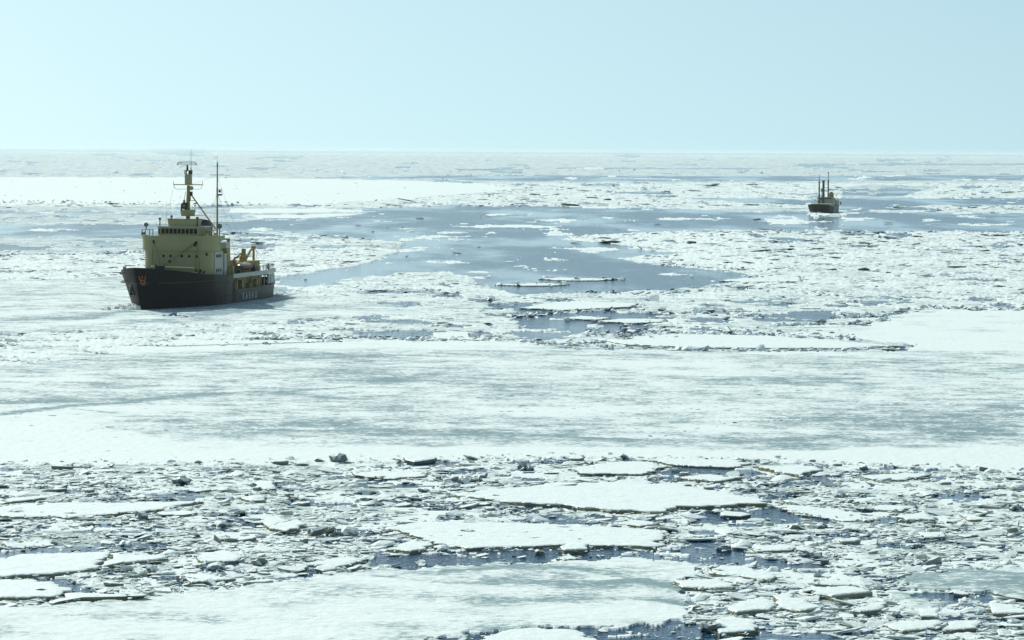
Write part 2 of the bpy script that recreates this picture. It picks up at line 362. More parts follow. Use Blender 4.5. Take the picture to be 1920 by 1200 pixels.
g = g + 0.6 * streak([(700,1083),(800,1092),(930,1098)], 3.0) + 0.8 * streak([(1205,1127),(1260,1132),(1300,1142)], 3.5)
sh3 = Z == TYPES.index('sheet3')
g = g + sh3 * (0.5 * blob(330,1165,90,14) + 0.35 * blob(760,1120,140,10) + 0.35 * blob(1000,1130,120,8) - 0.3 * blob(1150,1150,140,20) - 0.2 * blob(500,1190,260,14) - 0.3 * blob(700,1090,80,8))
g = g + (Z == TYPES.index('slush')) * ((fbm(GX / 3, GY / 5, 3, 91) - 0.5) * 2.0)
g = np.clip(g, 0, 1)
nr, nc = PX.shape
idx = np.arange(nr * nc).reshape(nr, nc)
alive = (ZZ[:-1, :-1] > 0) | (ZZ[1:, :-1] > 0) | (ZZ[:-1, 1:] > 0) | (ZZ[1:, 1:] > 0)
quads = np.stack([idx[1:, :-1], idx[1:, 1:], idx[:-1, 1:], idx[:-1, :-1]], -1)
zc = Z[:-1, :-1]
def relief(name, sel, kind='structure', smooth=True):
    qd = quads[sel & alive].reshape(-1, 4)
    if len(qd) == 0: return
    u, inv = np.unique(qd, return_inverse=True); inv = inv.reshape(-1)
    me = bpy.data.meshes.new(name); me.vertices.add(len(u))
    co = np.stack([GX.ravel()[u], GY.ravel()[u], ZZ.ravel()[u]], -1).astype(np.float32)
    me.vertices.foreach_set('co', co.ravel()); nf = len(qd)
    me.loops.add(nf * 4); me.loops.foreach_set('vertex_index', inv.astype(np.int32))
    me.polygons.add(nf); me.polygons.foreach_set('loop_start', np.arange(0, nf * 4, 4, dtype=np.int32))
    me.polygons.foreach_set('loop_total', np.full(nf, 4, np.int32)); 
    me.update(calc_edges=True)
    me.polygons.foreach_set('use_smooth', np.full(nf, smooth))
    for nm, arr in (('grey', g), ('green', green)):
        a = me.attributes.new(nm, 'FLOAT', 'POINT'); a.data.foreach_set('value', np.broadcast_to(arr, PX.shape).ravel()[u].astype(np.float32))
    tag(link(name, me, None, M_ICE), kind=kind)
T = lambda *a: np.isin(zc, [TYPES.index(t) for t in a])
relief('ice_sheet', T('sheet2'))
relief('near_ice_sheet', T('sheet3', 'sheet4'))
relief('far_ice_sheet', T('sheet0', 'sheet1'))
relief('pack_ice', T('farpack', 'pack', 'loose', 'thin', 'water', 'tongue', 'shaded_slush'), 'stuff', True)
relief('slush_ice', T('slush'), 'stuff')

# ---------------------------------------------------------------- lumps of ice: shapes
def slab_mesh(name, r, n=8, thick=0.25, rough=0.12, aspect=1.0, mat=M_BRASH):
    """an angular plate broken out of the sheet, snow-soft upper rim"""
    ang = sorted(r.uniform(0, 2 * math.pi) for _ in range(n)) if n < 6 else [2 * math.pi * (i + r.uniform(-.35, .35)) / n for i in range(n)]
    rad = [0.5 * r.uniform(0.72, 1.08) for _ in ang]
    rings = [(-thick, 0.90), (-thick * 0.1, 1.0), (thick * 0.72, 0.985), (thick, 0.86)]
    vs = []
    for z, s in rings:
        for a, q_ in zip(ang, rad):
            vs.append((math.cos(a) * q_ * s * (1 + r.uniform(-rough, rough) * 0.4), math.sin(a) * q_ * s * aspect * (1 + r.uniform(-rough, rough) * 0.4), z + r.uniform(-1, 1) * thick * rough))
    m = len(ang); fs = []
    for k in range(3):
        for i in range(m): fs.append((k * m + i, k * m + (i + 1) % m, (k + 1) * m + (i + 1) % m, (k + 1) * m + i))
    vs.append((0, 0, thick * 1.05)); c = len(vs) - 1
    for i in range(m): fs.append((3 * m + i, 3 * m + (i + 1) % m, c))
    me = bpy.data.meshes.new(name); me.from_pydata(vs, [], fs); me.materials.append(mat); return me
def lump_mesh(name, r, mat=M_BRASH, flat=0.6, amp=0.35, sub=2):
    bm = bmesh.new(); bmesh.ops.create_icosphere(bm, subdivisions=sub, radius=0.5)
    o = (r.uniform(0, 50), r.uniform(0, 50))
    for v in bm.verts:
        d = v.co.normalized()
        k = 1 + amp * 2 * (float(fbm(d.x * 1.7 + o[0] + d.z, d.y * 1.7 + o[1] - d.z, 2, 3)) - 0.5) * 2
        v.co = Vector((d.x * k * 0.5, d.y * k * 0.5, max(d.z * k * 0.5 * flat, -0.16)))
    me = bpy.data.meshes.new(name); bm.to_mesh(me); bm.free(); me.materials.append(mat); return me
def pile_mesh(name, r, k=9, mat=M_BRASH):
    """a heap of broken plates pushed up together"""
    bm = bmesh.new()
    for i in range(k):
        t = bmesh.new(); s = slab_mesh('t', r, r.choice([4, 5, 6]), r.uniform(.10, .2)); t.from_mesh(s); bpy.data.meshes.remove(s)
        sc = r.uniform(.25, .55)
        a = r.uniform(0, 6.28); d = r.uniform(0, .45)
        bmesh.ops.transform(t, matrix=Matrix.Translation((math.cos(a) * d, math.sin(a) * d, r.uniform(0.02, .28) * (1 - d * 1.6))) @
            Matrix.Rotation(r.uniform(0, 6.28), 4, 'Z') @ Matrix.Rotation(r.uniform(-.9, .9), 4, 'X') @ Matrix.Scale(sc, 4), verts=t.verts)
        tm = bpy.data.meshes.new('t'); t.to_mesh(tm); t.free(); bm.from_mesh(tm); bpy.data.meshes.remove(tm)
    me = bpy.data.meshes.new(name); bm.to_mesh(me); bm.free(); me.materials.append(mat); return me

# ---- brash: uncountable small pieces, scattered as one object per field
def shapes(cn, mat):
    c = bpy.data.collections.new(cn); vr = random.Random(3); k = 0
    for i in range(22):
        if i < 10: me = slab_mesh(cn, vr, vr.choice([5, 6, 7]), vr.uniform(.07, .14), .15, vr.uniform(.6, 1.1), mat)
        elif i < 17: me = lump_mesh(cn, vr, mat, vr.uniform(.4, .75), .3, 2)
        else: me = slab_mesh(cn, vr, vr.choice([4, 5]), vr.uniform(.2, .34), .2, vr.uniform(.6, .9), mat)
        c.objects.link(bpy.data.objects.new('%s_%02d' % (cn, i), me))
    return c
VAR = shapes('brash_shapes', M_BRASH); PVAR = shapes('pack_shapes', M_PACK); nvar = 22
def scatter(name, X, Y, Zc, rot, scl, var, kind='stuff', VAR=VAR):
    me = bpy.data.meshes.new(name); me.vertices.add(len(X))
    me.vertices.foreach_set('co', np.stack([X, Y, Zc], -1).astype(np.float32).ravel())
    for nm, arr, t in (('rot', rot, 'FLOAT_VECTOR'), ('scl', scl, 'FLOAT_VECTOR'), ('var', var, 'INT')):
        a = me.attributes.new(nm, t, 'POINT')
        if t == 'INT': a.data.foreach_set('value', arr.astype(np.int32))
        else: a.data.foreach_set('vector', arr.astype(np.float32).ravel())
    o = link(name, me)
    ng = bpy.data.node_groups.new(name, 'GeometryNodeTree')
    ng.interface.new_socket('Geometry', in_out='INPUT', socket_type='NodeSocketGeometry')
    ng.interface.new_socket('Geometry', in_out='OUTPUT', socket_type='NodeSocketGeometry')
    gi = ng.nodes.new('NodeGroupInput'); go = ng.nodes.new('NodeGroupOutput')
    ci = ng.nodes.new('GeometryNodeCollectionInfo'); ci.inputs['Collection'].default_value = VAR
    ci.inputs['Separate Children'].default_value = True; ci.inputs['Reset Children'].default_value = True
    ip = ng.nodes.new('GeometryNodeInstanceOnPoints'); ip.inputs['Pick Instance'].default_value = True
    def na(nm, t):
        k = ng.nodes.new('GeometryNodeInputNamedAttribute'); k.data_type = t; k.inputs['Name'].default_value = nm
        return [s for s in k.outputs if s.enabled and s.name == 'Attribute'][0]
    e2r = ng.nodes.new('FunctionNodeEulerToRotation')
    ng.links.new(na('rot', 'FLOAT_VECTOR'), e2r.inputs[0]); ng.links.new(e2r.outputs[0], ip.inputs['Rotation'])
    ng.links.new(na('scl', 'FLOAT_VECTOR'), ip.inputs['Scale']); ng.links.new(na('var', 'INT'), ip.inputs['Instance Index'])
    ng.links.new(gi.outputs[0], ip.inputs['Points']); ng.links.new(ci.outputs[0], ip.inputs['Instance'])
    ng.links.new(ip.outputs[0], go.inputs[0])
    md = o.modifiers.new('scatter', 'NODES'); md.node_group = ng
    return tag(o, kind=kind)
def jitter(n, tilt=0.25):
    return np.stack([rng.normal(0, tilt, n), rng.normal(0, tilt, n), rng.uniform(0, 6.283, n)], -1)
SHIP = [(228,500),(262,590),(500,572),(522,545),(515,500)]
# mid-distance pack ice
N = 74000
px = rng.uniform(-420, 2340, N); py = rng.uniform(338, 664, N)
z = zone_of(px, py); clump = fbm(px / 60, py / 6, 4, 17, .6)
keep = rng.uniform(0, 1, N) < PR[z, 4] * np.clip((clump - 0.36) * 4.0, 0.06, 1.0) * np.clip((py - 335) / 60, 0.35, 1)
keep &= ~inside(SHIP, px, py)
px, py = px[keep], py[keep]; X, Y = at(px, py); n = len(X); dd = np.hypot(X, Y)
w = np.clip(rng.lognormal(1.55, 0.55, n), 2.2, 20) * np.clip(dd / 900, 0.75, 1.0) * dd / F
big = rng.uniform(0, 1, n) < 0.5; var = np.where(big, rng.integers(0, 10, n), rng.integers(0, nvar, n)); w = np.where(big, w * 1.7, w)
hz_ = rng.uniform(0.5, 1.1, n) * np.where(big, .5, 1)
scatter('pack_ice_rubble', X, Y, 0.06 + 0.06 * w, jitter(n, .09), np.stack([w, w * rng.uniform(.7, 2.2, n), w * hz_ * .38], -1), var, VAR=PVAR)
# far pack: bigger ridged pieces as dark and bright specks
N = 9000
px = rng.uniform(-420, 2340, N); py = rng.uniform(318, 392, N); z = zone_of(px, py)
keep = (rng.uniform(0, 1, N) < np.where(z == TYPES.index('sheet0'), 0.10, np.where(z == TYPES.index('thin'), .12, PR[z, 4]))) | ((py < 345) & (z == 0) & (rng.uniform(0, 1, N) < .5))
keep &= z != TYPES.index('water')
px, py = px[keep], py[keep]; X, Y = at(px, py); n = len(X); dd = np.hypot(X, Y)
w = np.clip(rng.lognormal(0.8, 0.45, n), 1.3, 5) * dd / F
scatter('far_ice_rubble', X, Y, 0.05 + 0 * w, jitter(n, .3), np.stack([w, w * 2, np.minimum(w * .5, 1.6)], -1), rng.integers(0, nvar, n), VAR=PVAR)
# low wind-packed humps and chips lying on the wide sheet
N = 9000
px = rng.uniform(-300, 2300, N); py = rng.uniform(668, 850, N); z = zone_of(px, py)
cl = fbm(px / 160, py / 12, 4, 207, .6) + 0.22 * np.exp(-(((px - 1250) / 600) ** 2 + ((py - 770) / 45) ** 2))
keep = (z == TYPES.index('sheet2')) & (rng.uniform(0, 1, N) < np.clip((cl - 0.56) * 5, 0, 1))
px, py = px[keep], py[keep]; X, Y = at(px, py); n = len(X); w = np.clip(rng.lognormal(1.3, .5, n), 2, 11) * np.hypot(X, Y) / F
scatter('snow_humps', X, Y, 0.12 + 0 * w, jitter(n, .05), np.stack([w * 1.6, w * 2.2, w * rng.uniform(.12, .35, n)], -1), rng.integers(10, 17, n), VAR=PVAR)
# near brash field
N = 100000
px = rng.uniform(-460, 2380, N); py = 862 + 440 * rng.uniform(0, 1, N)
z = zone_of(px, py); clump = fbm(px / 90, py / 12, 4, 117, .6)
keep = (z == TYPES.index('slush')) & (rng.uniform(0, 1, N) < np.clip((clump - 0.34) * 4.0, 0.12, 1.0))
keep |= (z == TYPES.index('water')) & (rng.uniform(0, 1, N) < 0.05)
px, py = px[keep], py[keep]; X, Y = at(px, py); n = len(X); dd = np.hypot(X, Y)
w = np.clip(rng.lognormal(1.9, 0.72, n), 2.6, 44) * dd / F * np.clip(0.75 + (py - 870) / 700, .75, 1.3)
scatter('brash_ice', X, Y, 0.02 + 0.045 * w, jitter(n, .12), np.stack([w, w * rng.uniform(.8, 2.0, n), w * rng.uniform(.25, .70, n)], -1), np.where(rng.uniform(0, 1, n) < .5, rng.integers(0, 10, n), rng.integers(0, nvar, n)))
# broken rims along the sheet edges
RIDGES = [([(470,639),(560,637),(640,636),(810,641),(960,640),(1010,646),(1090,652),(1200,656),(1300,660),(1420,661),(1560,660),(1690,656),(1725,651)], 700, 10, 3.0, 1.0),
          ([(1440,614),(1560,610),(1620,607),(1672,603)], 120, 11, 2.0, .8),
          ([(1690,586),(1760,581),(1920,583),(2300,584)], 330, 10, 2.5, 1.0), ([(1560,600),(1640,596),(1700,590)], 120, 9, 3, 1),
          ([(1100,632),(1200,628),(1330,634),(1440,632),(1600,640)], 420, 9, 6, 1), ([(1060,650),(1130,645),(1230,640),(1330,632)], 260, 9, 5, 1),
          ([(1100,444),(1230,439),(1320,435),(1600,436),(1920,438),(2300,440)], 500, 5, .8, .7), ([(1240,498),(1350,505),(1460,512)], 160, 6, 2, .8),
          ([(0,381),(200,384),(500,386)], 140, 4, 3, 1.6), ([(200,655),(330,640),(480,639),(640,635)], 130, 8, 3, .6),
          ([(0,478),(150,480),(280,474)], 90, 8, 2, .7), ([(1180,829),(1260,822),(1330,806),(1440,795),(1520,790)], 260, 6, 5, .5),
          ([(0,873),(250,871),(450,872),(600,869),(820,866),(1000,861),(1180,861),(1300,866),(1500,870),(1700,878),(1920,885)], 420, 10, 4, .55),
          ([(1080,550),(1200,556),(1400,545),(1600,560)], 200, 8, 4, .7), ([(960,598),(1100,585),(1240,590),(1430,596)], 240, 9, 4, .8)]
bx, by, bw, bh = [], [], [], []
for pts, k, wpx, spread, hh in RIDGES:
    seg = [math.hypot(b[0] - a[0], b[1] - a[1]) for a, b in zip(pts, pts[1:])]; tot = sum(seg)
    for _ in range(k):
        t = rnd.uniform(0, tot)
        for (a, b), s in zip(zip(pts, pts[1:]), seg):
            if t <= s: break
            t -= s
        u = min(t / s, 1); bx.append(a[0] + u * (b[0] - a[0])); by.append(a[1] + u * (b[1] - a[1]) - abs(rnd.gauss(0, spread)))
        bw.append(wpx * min(rnd.lognormvariate(-.1, .4), 1.9)); bh.append(hh)
X, Y = at(np.array(bx), np.array(by)); dd = np.hypot(X, Y); n = len(X); w = np.array(bw) * dd / F
scatter('ice_ridge_rubble', X, Y, 0.05 + 0.12 * w * np.array(bh), jitter(n, .3), np.stack([w, w * rng.uniform(.7, 1.4, n), w * rng.uniform(.3, .7, n) * np.array(bh)], -1), rng.integers(0, nvar, n), VAR=PVAR)

# ---------------------------------------------------------------- ice floes, traced one by one
def floe(label, pts, thick=0.26, group='large flat ice floes in the brash', cat='ice floe', name='ice_floe', seed=0, rise=0.0):
    P = [tuple(float(c) for c in at(x, y)) for x, y in pts]
    cx = sum(p[0] for p in P) / len(P); cy = sum(p[1] for p in P) / len(P)
    per = sum(math.hypot(b[0] - a[0], b[1] - a[1]) for a, b in zip(P, P[1:] + P[:1]))
    step = max(per / 160, 0.18)
    ring = []
    for a, b in zip(P, P[1:] + P[:1]):
        L = math.hypot(b[0] - a[0], b[1] - a[1]); k = max(1, int(L / step))
        for i in range(k):
            t = i / k; x = a[0] + (b[0] - a[0]) * t; y = a[1] + (b[1] - a[1]) * t
            e = (float(fbm(x / 1.4 + seed, y / 1.4, 4, 7)) - 0.5) * min(1.1, per * 0.035) * 2.2
            dx, dy = x - cx, y - cy; r_ = math.hypot(dx, dy) + 1e-6
            ring.append((dx + dx / r_ * e, dy + dy / r_ * e))
    m = len(ring); bm = bmesh.new()
    lv = []
    for z, off in ((-0.3, -0.06), (0.0, 0.0), (thick * 0.8, -0.01), (thick, -0.10), (thick + 0.03, -0.5)):
        row = []
        for i, (x, y) in enumerate(ring):
            x0, y0 = ring[i - 1]; x1, y1 = ring[(i + 1) % m]
            nx, ny = (y1 - y0), -(x1 - x0); L = math.hypot(nx, ny) + 1e-6
            r_ = math.hypot(x, y); o_ = max(off, -0.35 * r_)
            area_sign = 1
            nx, ny = x / (r_ + 1e-6), y / (r_ + 1e-6)
            row.append(bm.verts.new((x + nx * o_, y + ny * o_, z + (rnd.uniform(-.02, .02) if 0 < z < thick + .01 else 0))))
        lv.append(row)
    for a, b in zip(lv, lv[1:]):
        for i in range(m): bm.faces.new((a[i], a[(i + 1) % m], b[(i + 1) % m], b[i]))
    f = bm.faces.new(lv[-1]); bmesh.ops.triangulate(bm, faces=[f])
    bmesh.ops.recalc_face_normals(bm, faces=bm.faces)
    me = bpy.data.meshes.new(name); bm.to_mesh(me); bm.free()
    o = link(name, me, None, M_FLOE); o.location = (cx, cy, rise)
    return tag(o, label, cat, group)
FLOES = [
 ('largest flat white floe in the brash field right of centre', [(870,935),(900,925),(1000,918),(1140,911),(1280,915),(1350,930),(1440,945),(1438,950),(1280,957),(1230,966),(1130,961),(1070,954),(950,948)], .34),
 ('long white floe lying just in front of the largest floe', [(720,995),(790,985),(850,981),(960,985),(1100,990),(1240,1000),(1248,1012),(1235,1030),(1150,1028),(1050,1026),(950,1032),(880,1031),(815,1023),(790,1013),(760,1003)], .24),
 ('long narrow white floe reaching in from the left edge of the brash', [(-120,965),(0,955),(60,948),(200,947),(380,945),(290,960),(240,965),(130,975),(20,973)], .22),
 ('broad white floe at the left edge behind the dark open pool', [(-120,1070),(0,1055),(40,1046),(210,1043),(192,1060),(180,1073),(130,1078),(20,1087),(-120,1100)], .3),
 ('pointed floe broken off the right end of the broad left-edge floe', [(216,1046),(310,1050),(300,1056),(230,1062),(192,1070),(202,1057)], .3),
 ('white floe at the left edge in front of the dark open pool', [(-120,1094),(0,1094),(60,1092),(110,1102),(130,1115),(100,1124),(0,1127),(-120,1128)], .28),
 ('thin hooked sliver floe on the near rim of the dark left pool', [(96,1134),(130,1119),(240,1121),(252,1126),(150,1128),(105,1137)], .26),
 ('pale flat floe left of the jumbled pile of slabs', [(662,890),(700,887),(800,888),(796,896),(740,901),(690,899)], .2),
 ('diamond-shaped white floe near the far rim of the brash', [(1060,882),(1160,870),(1220,870),(1250,878),(1205,893),(1110,892)], .22),
 ('flat floe touching the smooth sheet right of the diamond-shaped floe', [(1212,864),(1300,862),(1385,866),(1405,872),(1380,880),(1290,877)], .2),
 ('wedge-shaped white floe with a dark undercut front edge', [(1420,881),(1530,881),(1534,887),(1500,896),(1465,893)], .36),
 ('low flat floe near the far rim in the right part of the brash', [(1620,896),(1700,890),(1742,893),(1700,903),(1640,904)], .2),
 ('grey-blue flat floe bordering the dark triangle of open water', [(1446,951),(1500,950),(1600,962),(1650,976),(1580,979),(1500,966)], .12),
 ('small white triangular floe with a raised peak on the right', [(1685,974),(1735,965),(1752,980),(1700,981)], .3),
 ('flat pale floe beyond the triangular floe near the right edge', [(1800,969),(1880,968),(1884,975),(1820,979)], .2),
 ('flat white floe along the right edge of the near channel', [(1330,1080),(1360,1067),(1400,1070),(1458,1089),(1440,1095),(1380,1086)], .3),
 ('white floe at the right tip of the near smooth sheet', [(1270,1097),(1350,1092),(1384,1108),(1340,1111),(1280,1107)], .3),
 ('pentagonal white floe with a raised rear rim in the lower right', [(1362,1149),(1400,1133),(1430,1128),(1452,1140),(1442,1151),(1380,1157)], .34),
 ('rounded white floe right beside the pentagonal floe', [(1452,1126),(1500,1130),(1542,1147),(1500,1153),(1460,1149)], .34),
 ('thick pale slab floe with a ribbed front side, lower right', [(1525,1111),(1600,1109),(1628,1118),(1560,1127),(1525,1122)], .38),
 ('leaf-shaped floe in front of the thick ribbed slab floe', [(1592,1153),(1640,1137),(1665,1136),(1650,1150),(1612,1155)], .3),
 ('flat floe between the near channel and the dark slab', [(1408,1027),(1490,1025),(1486,1036),(1420,1038)], .2),
 ('pale angular floe at the bottom edge beside two broken plates', [(1660,1178),(1720,1169),(1772,1170),(1760,1184),(1690,1190)], .26),
 ('broken plate at the bottom right, second right of the angular floe', [(1782,1172),(1838,1170),(1832,1184),(1770,1188)], .26),
 ('chunky snow-heaped floe at the bottom edge right of the channel', [(1338,1172),(1372,1166),(1414,1174),(1420,1192),(1350,1196)], .34),
 ('four-sided floe with a notch in front of the grey thin sheet', [(1722,1149),(1762,1147),(1758,1163),(1728,1163)], .3),
 ('white floe against the right edge of the picture near the bottom', [(1855,1140),(1900,1140),(1925,1155),(1862,1158)], .3),
 ('small oblong floe left of the grey thin sheet', [(1572,1088),(1620,1086),(1622,1096),(1576,1097)], .22),
 ('small round floe beyond the oblong floe in the lower right', [(1725,1003),(1766,1002),(1772,1010),(1732,1013)], .2),
 ('tilted white floe in the left brash, left of the dark wedge', [(481,985),(520,972),(536,984),(506,994)], .3),
 ('white floe touching the dark wedge in the left brash', [(504,993),(556,981),(574,989),(536,1003)], .3),
 ('kidney-shaped white floe in the middle of the left brash', [(374,1047),(420,1037),(462,1047),(440,1057),(385,1060)], .24),
 ('two-lobed floe with a brown near edge left of the long white floe', [(728,1036),(770,1022),(812,1021),(800,1036),(770,1040)], .3),
 ('low white mound floe in the open channel', [(1048,1034),(1080,1026),(1104,1030),(1100,1038),(1060,1040)], .4),
 ('small pointed floe in the open channel below the low mound', [(1044,1051),(1066,1043),(1086,1052),(1060,1055)], .2),
 ('white floe with a cracked top at the bottom edge in the middle', [(905,1204),(960,1189),(1010,1186),(1100,1196),(1130,1215),(900,1220)], .34),
 ('flat floe behind the thick pale slab floe', [(1575,1080),(1530,1100),(1620,1104),(1640,1100)], .2),
 ('long flat floe on the right between brash rows', [(1690,962),(1610,957),(1650,950),(1720,953)], .2),
 ('flat snow-covered floe in front of the diamond-shaped floe', [(1265,900),(1330,893),(1390,899),(1340,906)], .22),
 ('narrow floe just left of the dark triangle of open water', [(1150,985),(1190,979),(1240,985),(1200,991)], .22),
 ('long pale sliver floe in the left brash near the smooth sheet', [(0,941),(40,936),(92,933),(96,936),(20,945)], .2),
 ('small flat floe in the left brash with a dark front edge', [(450,939),(475,933),(500,934),(498,943),(470,944)], .26),
 ('flat floe at the left centre of the brash with a square corner', [(480,917),(488,905),(512,907),(515,920),(500,922)], .24),
 ('broad low floe near the front of the left brash', [(380,1080),(330,1085),(360,1097),(440,1090)], .22),
 ('pale grey plate frozen low in the slush near the left edge', [(40,1015),(100,1012),(104,1024),(50,1027)], .08),
 ('white floe behind the near smooth sheet, left of the channel', [(560,1092-28),(640,1050),(690,1053),(640,1066)], .22),
]
for i, (lb, pts, th) in enumerate(FLOES): floe(lb, pts, th, seed=i * 3.1)
MIDFLOES = [
 ('long white floe lying along the row of blocks in the middle distance', [(1125,640),(1260,630),(1440,633),(1600,646),(1690,652),(1560,657),(1300,655),(1180,650)], .35),
 ('thin white floe at the left edge of the open water', [(930,535),(962,533.5),(1000,532),(1030,532.6),(1068,534.2),(1040,536.5),(985,537)], .18),
 ('long thin floe in the rippled water behind the broken pack', [(1010,524),(1050,522),(1120,523),(1172,524),(1120,527),(1050,527)], .18),
 ('smooth white floe where the rippled water meets the pack', [(1350,528),(1400,523),(1500,522),(1500,530),(1400,531)], .3),
 ('flat floe between dark blocks left of the pack tongue', [(975,580),(1050,568),(1200,571),(1180,578),(1060,584)], .3),
 ('white floe with a tilted grey slab on it, below the icebreaker wake', [(812,634),(812,626),(880,625),(920,636),(900,640),(830,638)], .25),
 ('small white floe on the calm pool in the middle distance', [(1050,599),(1090,595),(1140,598),(1120,602)], .25),
 ('narrow bright floe in front of the icebreaker bow', [(262,650),(330,638),(500,640),(640,642),(500,646),(330,651)], .2),
 ('pale floe nearest the pack on the calm middle pool', [(1120,604),(1170,600),(1250,601),(1240,606),(1180,608)], .25),
]
for i, (lb, pts, th) in enumerate(MIDFLOES): floe(lb, pts, th, 'large flat floes in the middle distance', seed=50 + i * 3.1)

rx, ry, rw = [], [], []
for (lb, pts, th) in FLOES + MIDFLOES:
    per_ = sum(math.hypot(b[0] - a[0], b[1] - a[1]) for a, b in zip(pts, pts[1:] + pts[:1]))
    for k in range(int(per_ / 7)):
        i = rnd.randrange(len(pts)); a, b = pts[i], pts[(i + 1) % len(pts)]; t = rnd.random()
        rx.append(a[0] + (b[0] - a[0]) * t + rnd.gauss(0, 5)); ry.append(a[1] + (b[1] - a[1]) * t + rnd.gauss(0, 1.2)); rw.append(min(rnd.lognormvariate(1.6, .5), 14))
    if pts[0][1] > 860:
        for k in range(int(per_ / 70)):
            i = rnd.randrange(len(pts)); t = rnd.random(); cx_ = sum(p[0] for p in pts) / len(pts); cy_ = sum(p[1] for p in pts) / len(pts); u = rnd.uniform(.3, .95)
            rx.append(cx_ + (pts[i][0] - cx_) * u); ry.append(cy_ + (pts[i][1] - cy_) * u); rw.append(rnd.uniform(3, 7))
X, Y = at(np.array(rx), np.array(ry)); n = len(X); w = np.array(rw) * np.hypot(X, Y) / F
scatter('floe_rim_rubble', X, Y, 0.20 + 0.03 * w, jitter(n, .2), np.stack([w, w * rng.uniform(.7, 1.4, n), w * rng.uniform(.3, .8, n)], -1), rng.integers(0, nvar, n))

# ---------------------------------------------------------------- single blocks of ice
def block(label, px_, py_, wpx, hpx, kind='slab', group='ice blocks standing out of the brash', yaw=None, tilt=None, name='ice_block', aspect=None):
    x, y = (float(c) for c in at(px_, py_)); d = math.hypot(x, y); w = wpx * d / F; h = hpx * d / F * 1.15
    r = random.Random(int(px_ * 7 + py_ * 13))
    if kind == 'slab':
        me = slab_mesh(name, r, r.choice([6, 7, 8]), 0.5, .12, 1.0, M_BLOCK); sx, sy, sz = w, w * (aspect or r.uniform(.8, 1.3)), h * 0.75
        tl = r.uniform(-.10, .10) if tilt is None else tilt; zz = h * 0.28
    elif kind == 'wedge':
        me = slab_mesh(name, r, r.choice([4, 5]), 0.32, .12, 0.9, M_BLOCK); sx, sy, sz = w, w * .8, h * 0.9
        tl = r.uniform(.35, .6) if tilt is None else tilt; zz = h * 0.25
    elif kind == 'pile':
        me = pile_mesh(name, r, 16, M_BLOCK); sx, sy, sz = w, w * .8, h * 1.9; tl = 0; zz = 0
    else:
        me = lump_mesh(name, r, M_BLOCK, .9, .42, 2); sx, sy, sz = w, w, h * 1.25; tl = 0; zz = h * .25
        for p_ in me.polygons: p_.use_smooth = (kind == 'ball')
    o = link(name, me); o.location = (x, y, zz); o.scale = (sx, sy, max(sz, .05))
    yw = (r.uniform(0, 6.28) if kind in ('lump', 'pile', 'ball') else r.uniform(-.3, .3)) if yaw is None else yaw
    o.rotation_euler = (r.uniform(-.08, .08) + (tl if kind != 'slab' else 0), tl if kind == 'slab' else r.uniform(-.3, .3), yw)
    return tag(o, label, {'slab': 'ice slab', 'pile': 'ice pile'}.get(kind, 'ice block'), group)
